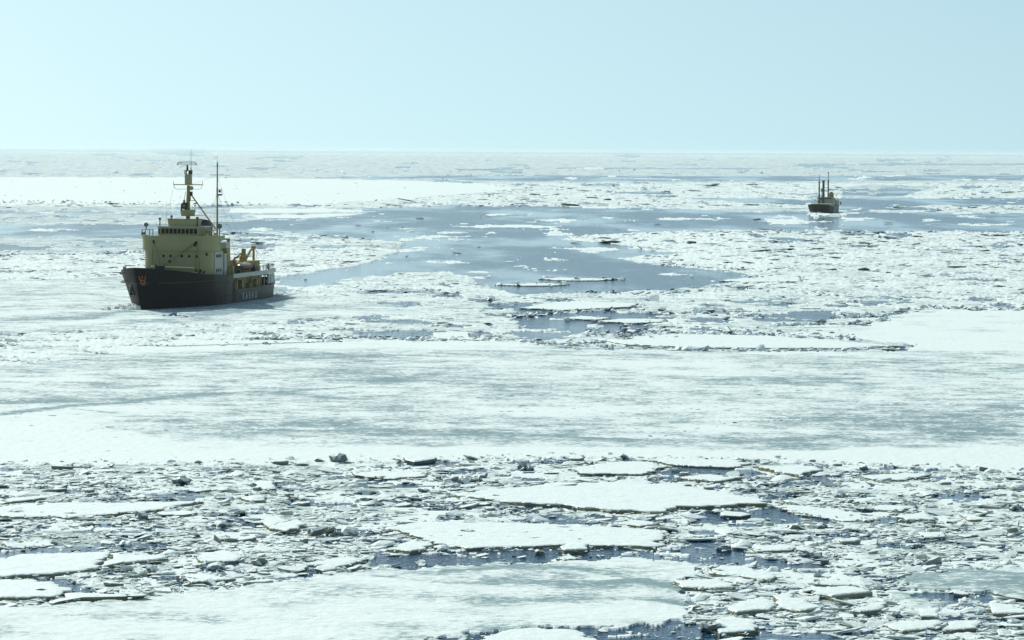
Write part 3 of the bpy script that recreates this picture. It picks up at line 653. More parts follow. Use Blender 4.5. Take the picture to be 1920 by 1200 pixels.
BLOCKS = [
 ('long dark-sided slab on the far rim of the brash near the left edge', 116,879,46,8,'slab'),
 ('grey wedge-topped slab standing on the rim of the smooth sheet, left of centre', 524,871,42,11,'slab'),
 ('low white lump just left of the grey boulder on the sheet rim', 601,868,18,9,'lump'),
 ('grey rounded ice boulder standing on the rim of the smooth sheet', 630,868,28,19,'lump'),
 ('longest dark slab with a snowy top at the sheet rim, in a dark pool', 785,868,66,13,'slab'),
 ('small dark block on the sheet rim between two pale lumps, left', 205,876,20,7,'lump'),
 ('smooth grey-topped block alone in the upper left brash', 338,907,32,13,'lump'),
 ('grey slab in the upper left brash near the left edge', 108,922,32,8,'slab'),
 ('square grey block in the upper left brash', 167,925,20,11,'slab'),
 ('tilted grey block right beside the square grey block', 212,923,24,9,'wedge'),
 ('thin dark sliver slab in the upper left brash', 74,907,28,4,'slab'),
 ('small grey cube of ice on the near side of the square-cornered floe', 482,920,16,9,'slab'),
 ('twin-humped block in the middle of the left brash', 418,936,34,9,'lump'),
 ('grey cube-like block left of the ribbed block', 545,932,17,9,'slab'),
 ('ribbed grey block with a dark foot in the left brash', 570,948,30,9,'slab'),
 ('longest low slab with a dark front in the left brash', 335,965,92,6,'slab'),
 ('pair of pale humps behind the longest low slab of the left brash', 313,957,26,8,'lump'),
 ('rounded snow lump at the right end of the narrow left-edge floe', 264,975,26,17,'lump'),
 ('grey-blue lump above centre of the left brash', 414,988,26,12,'lump'),
 ('dark green-sided ice wedge tilted up beside a jagged spire', 600,1006,52,24,'wedge'),
 ('jagged blue-grey spire of ice leaning against the dark wedge', 624,1006,32,28,'pile'),
 ('small dark cube below the dark wedge in the left brash', 571,1018,18,11,'slab'),
 ('white pyramid-shaped block left of two stacked grey slabs', 406,1020,24,22,'wedge'),
 ('left one of two stacked grey slabs in the left brash', 432,1016,26,10,'slab'),
 ('right one of two stacked grey slabs in the left brash', 462,1016,40,11,'slab'),
 ('smooth oval block left of the kidney-shaped floe', 360,1032,24,8,'ball'),
 ('curled snowy block on the near tip of the kidney-shaped floe', 386,1066,26,13,'lump'),
 ('dark grey lump right of the kidney-shaped floe', 487,1060,26,13,'lump'),
 ('dark rounded lump in the lower left brash', 283,1073,22,13,'lump'),
 ('long tapering slab left of the rolled slab at the brash front', 545,1070,60,7,'slab'),
 ('rolled-looking ribbed slab near the front of the left brash', 614,1071,52,12,'slab'),
 ('pale slab with a dark front near the lower left pool', 214,1098,44,8,'slab'),
 ('flat-topped block right of the kidney-shaped floe', 562,1037,30,9,'slab'),
 ('jumbled pile of broken white slabs left of centre', 850,905,72,26,'pile'),
 ('smaller heap of slabs at the right end of the jumbled pile', 888,903,44,16,'pile'),
 ('upturned slab leaning on the right end of the jumbled pile', 905,896,26,13,'wedge'),
 ('jagged snow-topped boulder with a black shadowed foot, centre', 986,882,36,22,'pile'),
 ('pale slab on the sheet rim right of the black-footed boulder', 1080,863,44,8,'slab'),
 ('upturned white block just right of the pale rim slab', 1106,873,24,12,'wedge'),
 ('small white ball of ice on the sheet rim', 1168,860,11,10,'ball'),
 ('white triangular cap resting on the long dark-sided slab', 1034,916,22,9,'wedge'),
 ('long dark-sided slab behind the largest flat floe', 1045,913,104,8,'slab'),
 ('dark slab crowned with a broken white heap, behind the largest floe', 1187,911,86,11,'slab'),
 ('broken white heap crowning the dark slab behind the largest floe', 1165,900,30,13,'pile'),
 ('thin dark slab left of the largest floe', 915,921,62,5,'slab'),
 ('dark block at the near left rim of the largest floe', 960,959,24,8,'slab'),
 ('pale block left of the dark block on the largest floe rim', 918,957,26,7,'slab'),
 ('white slab on the near left rim of the largest floe', 906,950,34,8,'slab'),
 ('grey plank-like slab left of the largest floe', 755,950,40,7,'slab'),
 ('dark round block in the open channel', 1012,1040,18,11,'lump'),
 ('white double block at the near edge of the long white floe', 828,1034,28,12,'lump'),
 ('dark snow-dusted lump right of the blue-grey spire', 652,1006,30,17,'lump'),
 ('ribbed slab with a dark front below the right end of the largest floe', 1213,974,36,9,'slab'),
 ('square block at the right of the ribbed slab below the largest floe', 1239,979,22,9,'slab'),
 ('pale raised block on the long white floe', 1167,997,42,7,'slab'),
 ('flat block on the sheet rim behind the wedge-shaped floe', 1570,874,20,6,'slab'),
 ('rounded block on the sheet rim in the right part', 1621,882,15,10,'ball'),
 ('tall pointed shard standing on the far rim at the right', 1844,884,20,14,'wedge'),
 ('short pointed shard on the far rim beside the right edge', 1911,885,12,8,'wedge'),
 ('grey block in front of the wedge-shaped floe', 1604,893,22,7,'slab'),
 ('pale slab left of the grey cube near the largest floe', 1330,918,24,8,'slab'),
 ('small grey cube right of the pale slab near the largest floe', 1411,921,16,8,'slab'),
 ('grey block at the right tip of the largest floe', 1432,944,26,13,'lump'),
 ('dark rimmed slab under the right tip of the largest floe', 1374,969,66,9,'slab'),
 ('jumbled snow heap on the near right rim of the largest floe', 1350,962,46,12,'pile'),
 ('dark pointed slab below the right tip of the largest floe', 1302,982,32,9,'wedge'),
 ('snowy cluster in the upper right brash', 1597,944,34,12,'pile'),
 ('tall grey-sided lump beside the snowy cluster', 1575,933,22,14,'lump'),
 ('upturned white shard in the upper right brash', 1690,952,18,13,'wedge'),
 ('small snow peak on the dark triangle of open water', 1444,977,18,10,'wedge'),
 ('rounded grey lump on the near side of the dark water triangle', 1497,992,30,13,'lump'),
 ('knobbly snow ridge right of the rounded grey lump', 1540,990,52,12,'pile'),
 ('snow-capped block with a dark brown undercut foot', 1592,1021,52,13,'slab'),
 ('dark-fronted slab left of the twin snow lumps', 1510,1036,44,9,'slab'),
 ('white snow lump beside the tilted grey shard', 1525,1047,26,18,'lump'),
 ('tilted grey shard right of the white snow lump', 1547,1058,20,17,'wedge'),
 ('long green-edged slab near the right edge', 1853,1034,56,5,'slab'),
 ('dark-ended log-shaped block lying on the grey thin sheet', 1802,1118,42,10,'slab'),
 ('large snow-heaped pile at the bottom edge right of the channel', 1345,1186,70,26,'pile'),
 ('heap of snowy blocks left of the rounded white floe', 1313,1150,52,20,'pile'),
 ('snow heap in the right brash beside the channel', 1358,1034,40,18,'pile'),
 ('white snow heap at the right edge of the brash', 1906,958,34,18,'pile'),
 ('snowy hump in the right brash above the green-edged slab', 1900,1005,34,16,'lump'),
 ('broken heap behind the bottom right plates', 1680,1158,56,18,'pile'),
 ('broken snowy heap near the upper left corner of the near channel', 790,1058,44,9,'pile'),
]
for b in BLOCKS: block(*b)
MIDBLOCKS = [
 ('grey slab tilted up on the white floe below the icebreaker wake', 882,636,44,10,'wedge'),
 ('dome-shaped grey boulder in the pack right of the icebreaker', 920,565,20,9,'lump'),
 ('dark slab at the left of the broken rows below the icebreaker', 610,605,20,4,'slab'),
 ('long dark slab just right of the dark slab below the icebreaker', 664,609,34,4,'slab'),
 ('large greenish slab heaved up at the middle of the pack', 1242,585,24,9,'wedge'),
 ('dark green slab right of the heaved-up slab in the pack', 1331,585,22,6,'slab'),
 ('pale humped plate behind the heaved-up slab', 1236,566,60,8,'wedge'),
 ('left one of two grey humps in the pack near the far ship', 1646,446,20,7,'lump'),
 ('right one of two grey humps in the pack near the far ship', 1668,447,24,6,'lump'),
 ('black slab alone beside the rippled water', 1305,541,18,3,'slab'),
 ('dark block at the right tip of the row of blocks on the sheet', 1700,651,34,7,'slab'),
 ('long dark slab near the right tip of the row of blocks', 1668,658,38,6,'slab'),
 ('longest dark slab under the long white floe', 1266,658,44,5,'slab'),
 ('brown-green double slab on the right of the pack', 1519,580,42,4,'slab'),
 ('brown log-like block on the smooth sheet at the right', 1566,634,18,6,'slab'),
 ('heap of slabs on the left tip of the long white floe', 1170,640,46,14,'pile'),
 ('tall heap of dark-sided slabs behind the long white floe', 1165,634,34,12,'pile'),
 ('white heap at the right end of the sheet rim, middle distance', 1690,588,40,10,'pile'),
]
for b in MIDBLOCKS: block(*b, group='ice blocks in the middle distance')

# many smaller blocks that show singly among the brash, described by the floe they lie near
LAND = [((1150,938),'the largest flat floe'),((980,1008),'the long white floe'),((150,960),'the narrow left-edge floe'),((90,1062),'the broad left-edge floe'),
        ((418,1048),'the kidney-shaped floe'),((600,1000),'the dark ice wedge'),((860,898),'the jumbled pile of slabs'),((1160,881),'the diamond-shaped floe'),
        ((1480,887),'the wedge-shaped floe'),((1500,968),'the dark triangle of open water'),((1720,974),'the white triangular floe'),((1590,1016),'the brown-footed block'),
        ((1800,1095),'the grey thin sheet'),((1575,1118),'the thick ribbed slab floe'),((1408,1142),'the pentagonal floe'),((1720,1178),'the bottom right plates'),
        ((340,900),'the smooth grey-topped block'),((760,950),'the grey plank-like slab')]
br = random.Random(21); taken = [(b[1], b[2]) for b in BLOCKS]; made = 0; tries = 0; SMALL = []
while made < 165 and tries < 9000:
    tries += 1
    x, y = br.uniform(6, 1914), br.uniform(884, 1194)
    if zone_of(np.array([x]), np.array([y]))[0] != TYPES.index('slush'): continue
    if any(inside(p, np.array([x]), np.array([y]))[0] for _, p, _t in FLOES): continue
    if min(math.hypot(x - a, (y - b) * 3) for a, b in taken) < 27: continue
    taken.append((x, y)); made += 1
    (lx_, ly_), nm = min(LAND, key=lambda L: math.hypot(L[0][0] - x, (L[0][1] - y) * 2.5))
    dx, dy = x - lx_, (y - ly_) * 2.5
    rel = (('right of' if dx > 0 else 'left of') if abs(dx) > abs(dy) else ('in front of' if dy > 0 else 'behind'))
    kd = br.choice(['slab', 'slab', 'slab', 'wedge', 'lump', 'pile']); w_ = br.lognormvariate(2.95, .3); w_ = max(12, min(w_, 36)) * (0.85 + (y - 880) / 900)
    sz = 'small' if w_ < 19 else ('middling' if w_ < 26 else 'larger')
    word = {'slab': 'ice slab', 'wedge': 'tilted ice plate', 'lump': 'rounded ice lump', 'pile': 'heap of broken ice'}[kd]
    SMALL.append((x, y, w_, kd, '%s %s' % (sz, word), '%s %s' % (rel, nm.replace('the bottom right plates', 'the lower right plates'))))
by_ = {}
for t_ in SMALL: by_.setdefault((t_[4], t_[5]), []).append(t_)
ORD = {1: [''], 2: ['left one of two: ', 'right one of two: '], 3: ['leftmost of three: ', 'middle of three: ', 'rightmost of three: '],
       4: ['far left of four: ', 'inner left of four: ', 'inner right of four: ', 'far right of four: ']}
for (a_, b_), L_2 in by_.items():
    L_2.sort(key=lambda t_: t_[0]); od = ORD.get(len(L_2), [''] * len(L_2))
    for pre, (x, y, w_, kd, _a, _b) in zip(od, L_2):
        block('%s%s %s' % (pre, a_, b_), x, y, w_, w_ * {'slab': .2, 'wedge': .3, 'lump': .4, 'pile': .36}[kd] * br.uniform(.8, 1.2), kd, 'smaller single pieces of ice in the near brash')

# ---------------------------------------------------------------- ships: mesh helpers
class MB:
    def __init__(s): s.v = []; s.f = []
    def add(s, vs, fs):
        k = len(s.v); s.v += [tuple(p) for p in vs]; s.f += [tuple(i + k for i in f) for f in fs]; return s
    def box(s, c, d, rz=0.0, rx=0.0):
        x, y, z = (q_ / 2 for q_ in d); M = Matrix.Translation(c) @ Matrix.Rotation(rz, 4, 'Z') @ Matrix.Rotation(rx, 4, 'X')
        vs = [M @ Vector(p) for p in ((-x,-y,-z),(x,-y,-z),(x,y,-z),(-x,y,-z),(-x,-y,z),(x,-y,z),(x,y,z),(-x,y,z))]
        return s.add(vs, [(3,2,1,0),(4,5,6,7),(0,1,5,4),(1,2,6,5),(2,3,7,6),(3,0,4,7)])
    def prism(s, poly, z0, z1, k=1.0, cx=0.0, cy=None):
        if cy is None: cy = sum(p[1] for p in poly) / len(poly)
        n = len(poly); top = [(cx + (x - cx) * k, cy + (y - cy) * k, z1) for x, y in poly]
        return s.add([(x, y, z0) for x, y in poly] + top, [tuple(range(n))[::-1], tuple(range(n, 2 * n))] + [(i, (i + 1) % n, n + (i + 1) % n, n + i) for i in range(n)])
    def wall(s, poly, z0, z1, t=0.08):
        """a thin upright plate along an open line"""
        for (x0, y0), (x1, y1) in zip(poly, poly[1:]):
            L = math.hypot(x1 - x0, y1 - y0)
            s.box(((x0 + x1) / 2, (y0 + y1) / 2, (z0 + z1) / 2), (L + t * .9, t, z1 - z0), math.atan2(y1 - y0, x1 - x0))
        return s
    def tube(s, p, q_, r, r2=None, n=8):
        p = Vector(p); q_ = Vector(q_); r2 = r if r2 is None else r2; d = (q_ - p).normalized()
        u = d.orthogonal().normalized(); w = d.cross(u)
        vs = [p + (u * math.cos(2*math.pi*i/n) + w * math.sin(2*math.pi*i/n)) * r for i in range(n)] + \
             [q_ + (u * math.cos(2*math.pi*i/n) + w * math.sin(2*math.pi*i/n)) * r2 for i in range(n)]
        return s.add(vs, [tuple(range(n))[::-1], tuple(range(n, 2*n))] + [(i, (i+1) % n, n + (i+1) % n, n + i) for i in range(n)])
    def path(s, pts, r, n=6):
        for a, b in zip(pts, pts[1:]): s.tube(a, b, r, n=n)
        return s
    def sphere(s, c, r, sz=(1, 1, 1), n=10, m=6):
        vs = [(c[0], c[1], c[2] - r * sz[2])]; 
        for j in range(1, m):
            t = -math.pi/2 + math.pi * j / m
            for i in range(n): vs.append((c[0] + r*sz[0]*math.cos(t)*math.cos(2*math.pi*i/n), c[1] + r*sz[1]*math.cos(t)*math.sin(2*math.pi*i/n), c[2] + r*sz[2]*math.sin(t)))
        vs.append((c[0], c[1], c[2] + r * sz[2])); fs = []
        for i in range(n):
            fs.append((0, 1 + (i+1) % n, 1 + i)); fs.append((len(vs)-1, 1 + (m-2)*n + i, 1 + (m-2)*n + (i+1) % n))
            for j in range(m-2): a = 1 + j*n; fs.append((a+i, a+(i+1) % n, a+n+(i+1) % n, a+n+i))
        return s.add(vs, fs)
    def build(s, name, mat, parent=None, label=None, smooth=False, loc=None):
        me = bpy.data.meshes.new(name); me.from_pydata(s.v, [], s.f)
        bm = bmesh.new(); bm.from_mesh(me); bmesh.ops.recalc_face_normals(bm, faces=bm.faces); bm.to_mesh(me); bm.free()
        if smooth: me.polygons.foreach_set('use_smooth', [True] * len(me.polygons))
        o = link(name, me, parent, mat)
        if loc: o.location = loc
        if label: o['label'] = label
        return o
def again(o, loc, rot=None, parent=None):
    c = o.copy(); COL.objects.link(c); c.parent = parent or o.parent; c.location = loc
    if rot: c.rotation_euler = rot
    return c
def copies(name, mb, mat, parent, locs, rots=None, label=None):
    o = mb.build(name, mat, parent, label); o.location = locs[0]
    if rots: o.rotation_euler = (0, 0, rots[0])
    for i, l in enumerate(locs[1:], 1): again(o, l, (0, 0, rots[i]) if rots else None)
    return o
def rounded(hw, y0, y1, r, n=6, back=0.0):
    """plan outline: rounded forward corners, square back"""
    P = [(-hw, y1)]
    for i in range(n + 1):
        a = math.pi - (math.pi / 2) * i / n; P.append((-hw + r + r * math.cos(a), y0 + r - r * math.sin(a)))
    for i in range(n + 1):
        a = math.pi / 2 - (math.pi / 2) * i / n; P.append((hw - r + r * math.cos(a), y0 + r - r * math.sin(a)))
    P.append((hw, y1)); return P

HULLB = paint('worn_black_hull_paint', (0.004, 0.004, 0.0035), 0.6, (0.03, 0.022, 0.014), 0.30, 0.12, 0.5)
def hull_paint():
    m, n, l, p = newmat('black_hull_paint_with_painted_sheen_aft')
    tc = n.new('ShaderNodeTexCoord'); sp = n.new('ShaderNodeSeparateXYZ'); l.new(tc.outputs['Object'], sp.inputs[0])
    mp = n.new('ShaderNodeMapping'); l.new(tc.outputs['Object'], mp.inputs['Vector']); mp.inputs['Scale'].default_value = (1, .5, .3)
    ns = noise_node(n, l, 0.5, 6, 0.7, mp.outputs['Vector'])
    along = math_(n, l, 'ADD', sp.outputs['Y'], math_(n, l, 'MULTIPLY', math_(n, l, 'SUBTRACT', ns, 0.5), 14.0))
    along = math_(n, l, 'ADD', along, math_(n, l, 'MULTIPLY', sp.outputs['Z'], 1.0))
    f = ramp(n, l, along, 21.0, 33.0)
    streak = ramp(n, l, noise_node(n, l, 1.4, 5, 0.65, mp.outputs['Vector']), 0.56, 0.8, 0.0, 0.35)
    c = mixc(n, l, f, (0.004, 0.004, 0.0035), (0.05, 0.05, 0.038))  # reflected sheen painted in as grey towards the stern
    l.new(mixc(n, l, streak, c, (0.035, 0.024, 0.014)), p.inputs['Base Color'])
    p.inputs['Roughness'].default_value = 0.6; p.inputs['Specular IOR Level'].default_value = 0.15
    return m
HULLG = paint('grey_brown_painted_sheen_hull', (0.042, 0.042, 0.032), 0.55, (0.08, 0.06, 0.035), 0.6, 0.25, 0.6)  # grey base stands in for ice and sky reflected in the side
OCHRE = paint('pale_ochre_superstructure_paint', (0.34, 0.32, 0.15), 0.55, (0.24, 0.20, 0.09), 0.35, 0.4)
OCHRE2 = paint('ochre_mast_paint', (0.32, 0.23, 0.05), 0.55, (0.20, 0.13, 0.05), 0.3, 0.3)
WHITE = paint('cream_white_paint', (0.38, 0.41, 0.36), 0.5, (0.28, 0.26, 0.20), 0.3, 0.4)
BLACK = plain('black_fittings', (0.012, 0.012, 0.012), 0.5)
GLASS = plain('dark_window_glass', (0.004, 0.005, 0.005), 0.35, 0.0, 0.12)
DECK = plain('brown_deck_paint', (0.08, 0.06, 0.035), 0.8)
GREY = plain('grey_steel', (0.14, 0.16, 0.15), 0.5)
MESHG = plain('pale_radar_lattice', (0.30, 0.34, 0.33), 0.6)
RED = plain('red_boat_paint', (0.16, 0.02, 0.012), 0.5)
LETTER = plain('white_lettering', (0.42, 0.44, 0.42), 0.6)
ORANGE = plain('orange_emblem_paint', (0.40, 0.12, 0.02), 0.6)
RINGW = plain('white_lifebuoy', (0.7, 0.7, 0.66), 0.6)

def hull_mesh(name, parent, st, mats, matfn, label=None):
    """st: list of (y, [(halfbreadth, z) ...]) sections from stem to stern"""
    vs = []; fs = []; mi = []; k = len(st[0][1])
    for y, sec in st:
        for side in (1, -1):
            for (b, z, dy) in sec: vs.append((side * b, y + dy, z))
    W2 = 2 * k
    for i in range(len(st) - 1):
        for side in (0, 1):
            for j in range(k - 1):
                a = i * W2 + side * k + j; b = a + W2
                f = (a, b, b + 1, a + 1) if side == 0 else (a, a + 1, b + 1, b)
                fs.append(f); mi.append(matfn((st[i][0] + st[i+1][0]) / 2, j, side))
    e = (len(st) - 1) * W2
    for j in range(k - 1): fs.append((e + j, e + k + j, e + k + j + 1, e + j + 1)); mi.append(matfn(st[-1][0], j, 0))
    for j in range(k - 1): fs.append((j, j + 1, k + j + 1, k + j)); mi.append(matfn(st[0][0], j, 0))
    me = bpy.data.meshes.new(name); me.from_pydata(vs, [], fs)
    o = link(name, me, parent, mats)
    me.polygons.foreach_set('material_index', mi); me.polygons.foreach_set('use_smooth', [True] * len(fs))
    if label: o['label'] = label
    return o

# ================================================================ the icebreaker
ox, oy = (float(c) for c in at(263, 582))
SH = math.atan2(0.21, 0.978)
ice = empty('icebreaker', Matrix.Translation((ox, oy, 0)) @ Matrix.Rotation(-SH, 4, 'Z'))
tag(ice, 'icebreaker with a black hull and high ochre bridge steaming towards us through the ice, left', 'icebreaker')
def zdeck(a): return 8.05 - 1.8 * sstep(-3, 16, a) - 0.75 * sstep(12, 34, a)
def bmax(a, z):
    """half breadth of the hull, a = metres aft of the stem foot, z above water"""
    t = min(max(z, 0) / 7.5, 1.0)
    a0 = -3.2 * t ** 1.1; L = 27 - 4 * t; B = 8.2 + 0.55 * t
    u = min(max((a - a0) / L, 0), 1); fore = math.sin(u * math.pi / 2) ** (0.95 - 0.20 * t)
    v = min(max((a - 46) / 28.0, 0), 1); aft = math.sqrt(max(1 - (v ** 2.6) * (0.97 if z > 1.0 else 0.99), 0))
    return max(B * fore * aft, 0.03)
zl = [-0.9, 0.0, 0.8, 1.6, 2.3]
def section(a, ztop, n=6):
    zs = zl + [2.3 + (ztop - 2.3) * i / n for i in range(1, n + 1)]
    out = []
    for z_ in zs:
        t = min(max(z_, 0) / 7.5, 1); sh_ = -3.2 * t ** 1.1 * (1 - float(sstep(0, 12, max(a, 0)))) 
        ae = a + sh_ if a < 12 else a
        out.append((bmax(ae, z_), z_, sh_ if a < 12 else 0))
    return out
fw = [0, .15, .5, 1, 1.8, 3, 4.5, 6.5, 9, 12, 15, 18, 21, 24, 27, 30.5]
SK = lambda y, j, s: (1 if (y > 19 and j >= 2 and s == 0) else 0)
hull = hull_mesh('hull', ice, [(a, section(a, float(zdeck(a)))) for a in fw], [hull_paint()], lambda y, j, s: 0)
aftst = [30.5, 34, 38, 42, 46, 50, 54, 58, 62, 65, 68, 70, 71.5, 72.6, 73.3]
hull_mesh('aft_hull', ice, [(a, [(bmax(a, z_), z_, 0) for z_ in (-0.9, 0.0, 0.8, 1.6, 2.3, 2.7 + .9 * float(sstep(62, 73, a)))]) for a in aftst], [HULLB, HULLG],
          lambda y, j, s: 1 if j >= 1 else 0, 'low after hull, grey-brown with the sheen put into its paint')
mb = MB(); mb.prism([(bmax(a + (-3 if a < 4 else 0), 6.5) * .985 * s, a - (2.4 if a < 2 else 1.4 if a < 8 else 0)) for s, rr in ((-1, fw[1:]), (1, fw[:0:-1])) for a in rr], 4.9, 5.0)
mb.build('foredeck', DECK, ice)
mb = MB(); mb.box((0, 30.45, 3.9), (16.6, .12, 2.6)); mb.build('gallery_bulkhead', OCHRE2, ice)
mb = MB(); mb.prism([(bmax(a, 2.3) * .98 * s, a) for s, rr in ((-1, aftst), (1, aftst[::-1])) for a in rr], 1.9, 2.0); mb.build('main_deck', DECK, ice)
# boat deck above the open gallery, with its pale edge band
pl = [(8.5 - max(0, (a - 52)) * .13, a) for a in (30.6, 36, 42, 48, 54, 60, 66)]
mb = MB(); mb.prism([(-x, y) for x, y in pl] + [(x, y) for x, y in pl[::-1]], 5.05, 5.2); mb.build('boat_deck', DECK, ice)
for s in (1, -1):
    mb = MB(); mb.wall([(x * s + .05 * s, y) for x, y in pl], 4.95, 5.75, .07); mb.build('deck_edge_band', WHITE, ice, 'cream plate along the edge of the boat deck')
mb = MB(); mb.prism([(-5.6, 31), (-5.6, 60), (5.6, 60), (5.6, 31)], 2.0, 5.05); mb.build('gallery_house', OCHRE2, ice, 'ochre deckhouse inside the open gallery')
pil = MB().box((0, 0, 0), (.16, .28, 2.35)); locs = [(bmax(a, 2.6) - .15, a, 3.9) for a in (34, 39, 44, 49, 53, 56)]
copies('gallery_pillar', pil, GREY, ice, locs)
wp = MB().box((0, 0, 0), (.14, .9, 1.9)); locs = [(bmax(a, 2.6) - .08, a, 3.95) for a in (57.2, 59.4, 61.4, 63.4)]
copies('bulwark_panel', wp, WHITE, ice, locs, label='white bulwark panel')
for k, (x, y, z_, d) in enumerate([(7.0, 36, 2.9, (1.2, 1.6, 1.7)), (6.9, 41, 3.1, (1.2, 2.0, 2.2)), (7.0, 46, 2.7, (1.0, 1.4, 1.4)), (6.6, 52, 3.0, (1.0, 1.6, 2.0))]):
    MB().box((x, y, z_), d).tube((x, y - d[1] / 2 - .3, z_ + .2), (x, y + d[1] / 2 + .3, z_ + .2), .35).build('winch', OCHRE2, ice)
# stern rail bulwark
st = [(bmax(a, 2.6) + .02, a) for a in (63.5, 66, 68, 70, 71.5, 72.6, 73.3)]
ring_ = st + [(-x, y) for x, y in st[::-1]]
MB().wall(ring_, 3.95, 4.35, .12).build('stern_rail', WHITE, ice, 'curved pale rail round the stern')
copies('stern_stanchion', MB().box((0, 0, 0), (.12, .12, .9)), BLACK, ice, [(x * .985, y - .05, 3.6) for x, y in ring_])
MB().wall([(x, y) for x, y in ring_ if abs(x) < 7], 3.1, 3.7, .08).build('stern_bulwark', BLACK, ice)
MB().tube((1.5, 71, 3.4), (-1.5, 71, 3.4), .55).box((1.8, 71, 3.2), (.3, 1.3, 1.5)).box((-1.8, 71, 3.2), (.3, 1.3, 1.5)).build('towing_winch', OCHRE2, ice)
# stern notch fender
MB().tube((2.2, 73.2, 2.6), (4.6, 72.0, 2.6), .45).build('stern_fender', BLACK, ice)
# ---- deckhouse and bridge
lo = rounded(6.8, 21.3, 29.5, 2.6)
house = MB().prism(lo, 4.95, 10.4).build('deckhouse', OCHRE, ice)
MB().prism(rounded(7.35, 29.2, 29.9, .2), 10.36, 10.5).build('deckhouse_roof', DECK, ice)
up = rounded(7.3, 21.0, 26.4, 3.0)
bridge = MB().prism(up, 10.38, 12.6).build('bridge_deck', OCHRE, ice)
MB().wall(up, 12.6, 13.15, .1).build('bridge_bulwark', OCHRE, ice)
MB().prism([(6.803, 24.0), (6.803, 29.3), (6.9, 29.3), (6.9, 24.0)], 5.6, 10.1).build('side_panel', WHITE, ice, 'cream-white port side of the deckhouse')
MB().prism([(6.0, 29.55), (6.0, 32.5), (7.1, 31.0), (7.1, 29.55)], 5.2, 9.6).build('side_companion', WHITE, ice)
MB().box((7.2, 28.4, 11.3), (1.8, 2.2, 1.1)).build('wing_locker', WHITE, ice, 'white box under the port bridge wing')
# bridge front windows
whp = [(-4.6, 28.5), (-4.6, 24.6), (-3.7, 23.6), (3.9, 23.6), (4.6, 24.4), (4.6, 28.5)]
wh = MB().prism(whp, 12.6, 14.75).build('wheelhouse', OCHRE, ice)
MB().prism([(-4.85, 28.7), (-4.85, 24.4), (-3.8, 23.35), (4.0, 23.35), (4.85, 24.2), (4.85, 28.7)], 14.752, 14.9).build('wheelhouse_roof', WHITE, ice)
win = MB().box((0, 0, 0), (.60, .08, .92)); locs = [(-3.25 + i * .80, 23.58, 13.98) for i in range(9)]
o = copies('window', win, GLASS, wh, locs)
again(o, (-4.17, 24.06, 13.98), (0, 0, R(-48))); again(o, (-4.62, 25.4, 13.98), (0, 0, R(90)))
for yy in (25.2, 26.4, 27.6): again(o, (4.62, yy, 13.98), (0, 0, R(90)))
comp = rounded(2.75, 24.4, 28.2, 1.0)
for x in (-5.0, -4.7, 3.9, 6.2): MB().tube((x, 21.2 + (.35 if abs(x) > 4.2 else 0) + (.8 if x > 6 else 0), 6.0), (x, 21.2 + (.35 if abs(x) > 4.2 else 0) + (.8 if x > 6 else 0), 12.4), .05, n=5).build('drain_pipe', OCHRE2, ice)
MB().prism(comp, 14.9, 16.2, 1.06).build('compass_platform', OCHRE, ice)
MB().wall([(x * 1.065, 26.4 + (y - 26.4) * 1.065) for x, y in comp], 16.2, 16.32, .1).build('platform_rim', OCHRE2, ice)
# portholes
ph = MB().tube((0, .03, 0), (0, -.05, 0), .25, n=12)
pl_ = [(-5.1, 21.75, 9.35), (-2.4, 21.25, 9.35), (-1.0, 21.25, 9.35), (1.2, 21.25, 9.35), (2.65, 21.25, 9.35), (4.1, 21.25, 9.30), (5.6, 22.0, 9.25),
       (-5.9, 22.3, 6.7), (-5.2, 21.8, 6.7), (4.0, 21.25, 6.65), (4.8, 21.4, 6.65)]
o = ph.build('porthole', GLASS, house); o.location = pl_[0]
for l in pl_[1:]: again(o, l, (0, 0, (0.6 * (l[0] / 5.6) ** 3) if abs(l[0]) > 4.9 else 0))
sw = MB().box((0, 0, 0), (.06, .7, .55)); o = sw.build('side_window', GLASS, house); o.location = (6.95, 25.2, 9.3)
for yy, zz in ((26.4, 9.3), (27.6, 9.3), (25.0, 6.6), (26.2, 6.6), (27.6, 6.6)): again(o, (6.95, yy, zz))
hp = MB().box((0, 0, 0), (.06, .3, .45)); o = hp.build('hull_port', GLASS, hull)
HP = [(y, 4.4) for y in (19.5, 21.2, 23.2, 24.9, 25.7, 27.6)] + [(y, 1.75) for y in (24, 26.3, 27.2, 29)]
o.location = (bmax(HP[0][0], HP[0][1]) + .06, HP[0][0], HP[0][1])
for y, z_ in HP[1:]: again(o, (bmax(y, z_) + .06, y, z_))
# wing shelters and searchlights
for s in (-1, 1):
    m = MB()
    for x in (5.6, 7.1):
        for y in (22.6, 24.6): m.box((s * x, y, 13.65), (.14, .14, 1.1))
    m.box((s * 6.35, 23.6, 14.22), (1.8, 2.3, .1)); m.box((s * 7.2, 23.6, 13.5), (.06, 2.2, .5)); m.build('wing_shelter', OCHRE2, ice)
def searchlight(x, y, z0, z1, r, mat=BLACK, yaw=0.0):
    c = Vector((x, y, z1)); d = Vector((math.sin(yaw), -math.cos(yaw), 0))
    o = MB().tube(c - d * r * .8, c + d * r * .35, r * .85, r, n=14).sphere(tuple(c - d * r * .7), r * .8).tube((x, y, z0), (x, y, z1 - r * .6), .12, n=6).build('searchlight', mat, ice)
    MB().tube(c + d * r * .36, c + d * r * .42, r * .86, n=14).build('lens', GREY, o)
searchlight(-6.6, 23.6, 14.2, 15.15, .42, GREY); searchlight(-4.2, 24.6, 14.9, 16.25, .26)
searchlight(-2.0, 25.0, 16.2, 16.75, .24); searchlight(2.9, 25.6, 14.9, 16.4, .3); searchlight(5.2, 32.5, 12.4, 14.8, .5, GREY)
